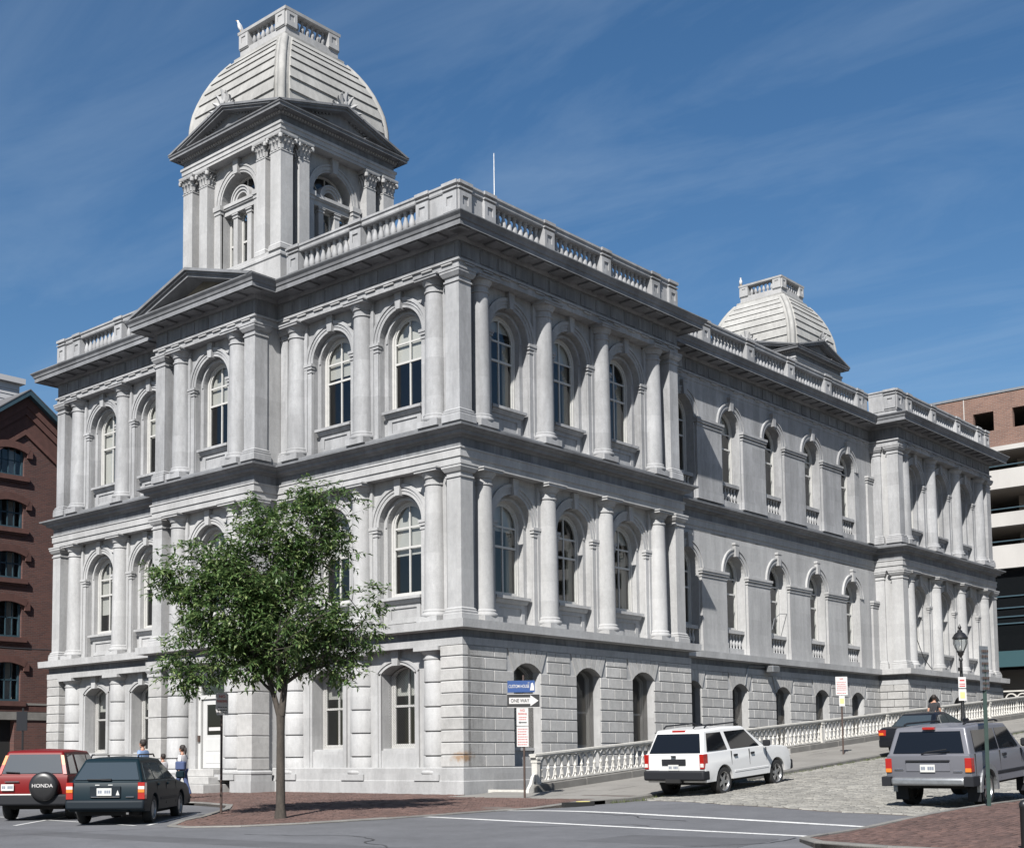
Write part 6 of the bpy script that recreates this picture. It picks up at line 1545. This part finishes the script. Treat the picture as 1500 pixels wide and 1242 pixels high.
# --- dark teal wagon
hw_ = Vector((-.655,.755)); rw_ = Vector((hw_.y,-hw_.x))
def nose_in(rx, ry, h): return (rx, ry, zr(rx,ry))
rr_ = Vector((1.52,-12.03)); ctr = rr_-rw_*.80-hw_*.95
wg = car(dict(name='station_wagon', label='dark teal green station wagon with roof rack parked nose-in at the corner', cat='car', loc=(ctr.x,ctr.y,zr(ctr.x+.0,ctr.y)+.0), dir=(hw_.x,hw_.y,.008), L=4.60, W=1.69, paint=M['p_teal'], glass=M['car_glass_clear'],
  zb=.28, belt=.94, r=.31, ww=.20, axles=(.95,3.53),
  top=[(.10,.30),(.02,.42),(.03,.80),(.08,.93),(1.3,.95),(2.95,.94),(3.2,.92),(4.1,.80),(4.42,.68),(4.52,.50),(4.48,.30)],
  cab=(.10,3.30,.52,2.30,.93,1.42), cabw=(.79,.585), cbev=.05,
  side_windows=[[(.36,.97),(1.12,.97),(1.08,1.33),(.60,1.33)],[(1.20,.97),(1.98,.97),(1.90,1.33),(1.16,1.33)],[(2.06,.97),(2.92,.97),(2.30,1.33),(1.98,1.33)]],
  rear_glass=(.97,1.34,.90), seams=[(1.16,.5,.92),(2.02,.4,.92),(2.98,.4,.92)], handles=[(1.34,.85),(2.2,.85)], mirror=(2.75,1.02), handle_mat=M['p_teal'], mirror_mat=M['p_teal'],
  bumpers=[(-.06,.22,.34,.55,.85,M['bumper_blue']),(4.36,4.60,.30,.55,.84,M['bumper_blue'])], sill_trim=.5, trim_mat=M['bumper_blue'],
  bits=[('tail_lamp',.0,.20,.70,.85,.56,.92,M['lamp_red']),('tail_lens',-.008,.1,.705,.845,.70,.77,M['lamp_amber']),('tail_lens',-.008,.1,.705,.845,.77,.84,M['lamp_clear']),('plate_recess',-.004,.03,-.33,.33,.60,.84,M['bumper_blue']),('plate_lamp',-.012,.02,-.16,-.06,.855,.875,M['plate']),('plate_lamp',-.012,.02,.12,.22,.855,.875,M['plate']),('garnish',-.014,.02,-.31,.31,.60,.625,M['chrome']),('badge',-.004,.02,-.62,-.44,.60,.625,M['chrome']),('exhaust',-.03,.3,-.52,-.46,.24,.29,M['chrome']),('headlamp',4.36,4.50,.45,.78,.58,.72,M['lamp_clear']),('wiper_base',.09,.14,-.1,.12,.955,1.0,PL)],
  tubes=[([(.72,sd*.52,1.45),(.80,sd*.52,1.51),(2.05,sd*.52,1.52),(2.15,sd*.52,1.46)], .018, M['black'], 'roof_rail') for sd in (-1,1)]+[([(.95,-.52,1.51),(.95,.52,1.51)], .016, M['black'], 'roof_bar'),([(1.95,-.52,1.51),(1.95,.52,1.51)], .016, M['black'], 'roof_bar'),([(.10,.0,.98),(.09,.42,.985)], .014, PL, 'wiper')],
  plate=(-.008,.02,.72,.32,.16), rim=M['steel_wheel'], spokes=9))
ob('sticker', MB().prism([(-.23,.65),(-.31,.65),(-.27,.76)], -.012,-.006,'yz'), M['plate'], wg)
for y_ in (.32,-.32): ob('seat', MB().box(1.5,1.75,y_-.22,y_+.22,.5,1.18,.05), M['seat'], wg); ob('seat', MB().box(2.35,2.6,y_-.22,y_+.22,.5,1.18,.05), M['seat'], wg)
# --- red SUV with spare wheel
rr_ = Vector((-1.62,-11.80)); ctr = rr_-rw_*1.0-hw_*.80
rs = car(dict(name='parked_suv', label='red compact sport utility vehicle with black covered spare wheel on tailgate', cat='car', loc=(ctr.x,ctr.y,zr(ctr.x,ctr.y)), dir=(hw_.x,hw_.y,.008), L=4.35, W=1.75, paint=M['p_red'], glass=M['car_glass_clear'],
  zb=.34, belt=1.06, r=.335, ww=.22, axles=(.82,3.44),
  top=[(.10,.40),(.04,.55),(.04,.95),(.08,1.06),(2.85,1.06),(3.05,1.05),(3.9,.97),(4.15,.86),(4.25,.6),(4.2,.36)],
  cab=(.09,3.15,.30,2.25,1.05,1.62), cabw=(.82,.66), cbev=.05,
  side_windows=[[(.34,1.09),(.86,1.09),(.86,1.53),(.46,1.53)],[(1.02,1.09),(1.90,1.09),(1.86,1.53),(1.02,1.53)],[(1.98,1.09),(2.82,1.09),(2.26,1.53),(1.94,1.53)]],
  rear_glass=(1.10,1.54,.88), seams=[(.95,.5,1.05),(1.94,.4,1.05),(2.9,.4,1.05)], handles=[(1.1,.95),(2.1,.95)], mirror=(2.7,1.14),
  bumpers=[(-.08,.22,.36,.62,.88,PL),(4.1,4.35,.34,.62,.86,PL)],
  end_panels=[(.90,1.0,1.08,1.30,M['lamp_red']),(.90,1.0,1.30,1.52,M['lamp_amber'])],
  bits=[('badge',.0,.02,.28,.62,.90,.925,M['chrome']),('bumper_step',-.10,0,-.05,.80,.60,.63,M['plate']),('headlamp',4.05,4.2,.5,.8,.72,.9,M['lamp_clear'])],
  tubes=[([(.09,.30,1.12),(.08,.62,1.14)], .014, PL, 'wiper')], plate=(.005,.55,.78,.30,.15), spokes=6, rim=M['alloy']))
ob('spare_wheel_cover', MB().lathe([(.0,-.215),(.22,-.21),(.30,-.19),(.335,-.15),(.34,-.02),(.30,.0),(0,0)], 40, axis='x').xf(Matrix.Translation((.0,-.34,.80))), M['black'], rs, smooth=40)
rear_text(rs, 'HONDA', .115, -.216, -.34, .82, M['sign_white'], 1.15)
for y_ in (.34,-.34): ob('seat', MB().box(1.25,1.5,y_-.24,y_+.24,.6,1.32,.05), M['seat'], rs); ob('seat', MB().box(2.1,2.35,y_-.24,y_+.24,.6,1.32,.05), M['seat'], rs)
# --- black sedan up the street
car(dict(name='sedan_car', label='black four-door sedan parked further up beyond the white vehicle', cat='car', loc=(7.05,14.8,zr(7.0,15.0)), dir=(0,1,.072), L=4.70, W=1.78, paint=M['p_black'], glass=M['car_glass_clear'],
  zb=.30, belt=.96, r=.32, ww=.21, axles=(1.0,3.70),
  top=[(.10,.32),(.02,.45),(.02,.80),(.08,.95),(.30,1.0),(.85,1.0),(2.8,.96),(3.2,.95),(4.2,.82),(4.55,.66),(4.64,.45),(4.58,.30)],
  cab=(.62,3.42,1.35,2.38,.96,1.40), cabw=(.80,.58), cbev=.09,
  side_windows=[[(1.02,1.0),(1.34,1.0),(1.46,1.30)],[(1.42,1.0),(2.12,1.0),(2.08,1.33),(1.55,1.33)],[(2.2,1.0),(3.05,1.0),(2.42,1.33),(2.16,1.33)]],
  rear_glass=(1.0,1.34,.86), seams=[(1.38,.5,.95),(2.16,.4,.95),(3.1,.4,.95)], handles=[(1.55,.87),(2.35,.87)], mirror=(2.92,1.04), mirror_mat=M['p_black'],
  bumpers=[(-.05,.25,.32,.60,.87,M['p_black']),(4.45,4.70,.30,.58,.86,M['p_black'])],
  bits=[('tail_lamp',.0,.20,.62,.88,.72,.92,M['lamp_red']),('tail_lens',-.008,.1,.70,.86,.74,.82,M['lamp_amber']),('headlamp',4.4,4.55,.5,.8,.62,.76,M['lamp_clear'])], spokes=7, rim=M['alloy'], plate=(-.005,0,.75,.32,.15)))

# ================================================================== people
def skin(name, joints, edges, mt, parent, sub=2):
    me = bpy.data.meshes.new(name); names = list(joints); me.from_pydata([joints[k][0] for k in names], [], [])
    me.edges.add(len(edges)); 
    for i, (a, b_) in enumerate(edges): me.edges[i].vertices = (names.index(a), names.index(b_))
    o = bpy.data.objects.new(name, me); COL.objects.link(o)
    m1 = o.modifiers.new('skin','SKIN'); m1.use_smooth_shade = True; m2 = o.modifiers.new('sub','SUBSURF'); m2.levels = m2.render_levels = sub
    for i, k in enumerate(names):
        r_ = joints[k][1]; me.skin_vertices[0].data[i].radius = (r_,r_) if not hasattr(r_,'__len__') else r_
        me.skin_vertices[0].data[i].use_root = (i == 0)
    bpy.context.view_layer.update()
    me2 = bpy.data.meshes.new_from_object(o.evaluated_get(bpy.context.evaluated_depsgraph_get())); bpy.data.objects.remove(o)
    me2.materials.clear(); return ob(name, me2, mt, parent)
def person(label, loc, rz, h, shirt, legs, hairs='short', bag=False, stride=.22):
    root = empty('person', loc, rz); tag(root, label, 'person'); s = h/1.75
    J = lambda *p: Vector(p)*s
    st = stride
    hip, chest, neck = J(0,0,.94), J(0,.0,1.34), J(0,0,1.47)
    P = {}
    P['pelvis'] = (J(0,0,.93), .125*s); P['waist'] = (J(0,0,1.10), .115*s); P['chest'] = (J(0,.0,1.32), .135*s); P['neck'] = (J(0,-.01,1.46), .055*s); P['skull'] = (J(0,-.02,1.55), .060*s)
    E_ = [('pelvis','waist'),('waist','chest'),('chest','neck'),('neck','skull')]
    for sd, sg, f in (('l',1,1),('r',-1,-1)):
        P['hip'+sd] = (J(sg*.095,0,.88), .095*s); P['knee'+sd] = (J(sg*.10,-f*st*.55-.03,.49), .062*s); P['ank'+sd] = (J(sg*.10,-f*st*.9+.05,.09), .040*s); P['toe'+sd] = (J(sg*.11,-f*st*.9-.14,.035), .034*s)
        P['sh'+sd] = (J(sg*.175,0,1.39), .060*s); P['el'+sd] = (J(sg*.225,.05*f+.02,1.11), .042*s); P['wr'+sd] = (J(sg*.22,.10*f-.10,.90), .028*s)
        E_ += [('pelvis','hip'+sd),('hip'+sd,'knee'+sd),('knee'+sd,'ank'+sd),('ank'+sd,'toe'+sd),('chest','sh'+sd),('sh'+sd,'el'+sd),('el'+sd,'wr'+sd)]
        wr = P['wr'+sd][0]; P['palm'+sd] = (wr+J(0,-.03,-.07), (.036*s,.016*s)); E_.append(('wr'+sd,'palm'+sd))
    body = skin('body', P, E_, M['skin'], root)
    # head with nose, ears and a jaw, joined to the same mesh
    bm = bmesh.new(); bm.from_mesh(body.data)
    def ell(c, r3, seg=16):
        g = bmesh.ops.create_uvsphere(bm, u_segments=seg, v_segments=10, radius=1); 
        for v in g['verts']: v.co = Vector((v.co.x*r3[0],v.co.y*r3[1],v.co.z*r3[2]))*s+c
    hc = J(0,-.025,1.635)
    ell(hc,(.075,.095,.115)); ell(hc+J(0,-.035,-.06),(.058,.062,.055)); ell(hc+J(0,-.10,-.012),(.014,.022,.028),8)
    for sg in (-1,1): ell(hc+J(sg*.076,.01,-.01),(.012,.022,.032),8); ell(hc+J(sg*.03,-.086,.012),(.014,.008,.008),8)
    for sd in ('l','r'):       # fingers and thumb, lightly curled
        c = P['palm'+sd][0]; sg = 1 if sd == 'l' else -1
        for k, ln in enumerate((.062,.07,.066,.052)):
            y = -.027+.018*k
            for j in range(3): ell(c+J(-sg*.008*j,y,-.035-ln*.36*j),(.0085,.0085,ln*.24),6)
        ell(c+J(-sg*.012,-.045,-.01),(.009,.016,.026),6)
    for f_ in bm.faces: f_.smooth = True
    bm.to_mesh(body.data); bm.free()
    # clothes follow the same joints, a little larger
    Q = {k: P[k] for k in ('waist','chest','pelvis')}
    S_ = {'waist': (P['waist'][0], .128*s), 'hem': (J(0,0,.90), .140*s), 'chest': (P['chest'][0], .150*s), 'collar': (J(0,0,1.435), .075*s)}
    Es = [('waist','hem'),('waist','chest'),('chest','collar')]
    for sd in ('l','r'):
        a, b_ = P['sh'+sd][0], P['el'+sd][0]; S_['sh'+sd] = (a, .073*s); S_['sl'+sd] = (a.lerp(b_,.72), .062*s); Es += [('chest','sh'+sd),('sh'+sd,'sl'+sd)]
    skin('shirt', S_, Es, shirt, root)
    T_ = {'pelvis': (J(0,0,.93), .130*s)}; Et = []
    for sd in ('l','r'):
        T_['h'+sd] = (P['hip'+sd][0], .104*s); T_['k'+sd] = (P['knee'+sd][0], .075*s); T_['a'+sd] = (P['ank'+sd][0]+J(0,0,.03), .062*s); Et += [('pelvis','h'+sd),('h'+sd,'k'+sd),('k'+sd,'a'+sd)]
    skin('trousers', T_, Et, legs, root)
    for sd in ('l','r'):
        a, b_ = P['ank'+sd][0], P['toe'+sd][0]; skin('shoe', {'a': (a+J(0,.03,-.04), .048*s), 'b': (a.lerp(b_,.55)+J(0,0,-.01), .046*s), 'c': (b_, .040*s)}, [('a','b'),('b','c')], M['cloth_dark'], root, 1)
    b = MB(); b.lathe([(.0,.128),(.05,.12),(.082,.085),(.092,.03),(.088,-.03),(.07,-.07),(.0,-.08)], 16); b.v = [(x*s, (y*1.18+.022)*s-.01*s, z*s) for x,y,z in b.v]
    hr = ob('hair', b, M['hair'], root, hc+J(0,.012,.012), smooth=60)
    if hairs == 'tail': ob('ponytail', MB().lathe([(.0,.06),(.04,.04),(.045,-.04),(.035,-.12),(.0,-.18)], 10), M['hair'], root, hc+J(0,.13,-.01), smooth=60); ob('hair_tie', MB().lathe([(.02,-.02),(.03,0),(.02,.02)], 8), M['cloth_white'], root, hc+J(0,.10,.05))
    if bag:
        ob('shoulder_bag', MB().box(-.08,.08,-.16,.16,.86,1.12,.03), M['denim'], root, J(.20,.06,0)); ob('bag_strap', MB().tube([J(.24,.06,1.10),J(.20,.07,1.30),J(.13,.0,1.475),J(.17,-.12,1.30),J(.24,-.02,1.10)], .014, 6), M['cloth_dark'], root)
    return root
person('man with short dark hair in blue shirt walking past the entrance', (-7.7,-5.9,zs(-5.9)), R_(-75), 1.79, M['cloth_blue'], M['cloth_dark'])
person('dark-haired child walking between the man and the woman', (-7.3,-5.45,zs(-5.45)), R_(-80), 1.35, M['cloth_white'], M['denim'])
person('woman with ponytail in white shirt carrying a shoulder bag', (-6.8,-5.1,zs(-5.1)), R_(-70), 1.60, M['cloth_white'], M['denim'], 'tail', True)
person('pedestrian in dark clothes walking up behind the black sedan', (4.05,24.9,zs(24.9)), R_(180), 1.76, M['cloth_dark'], M['cloth_dark'])
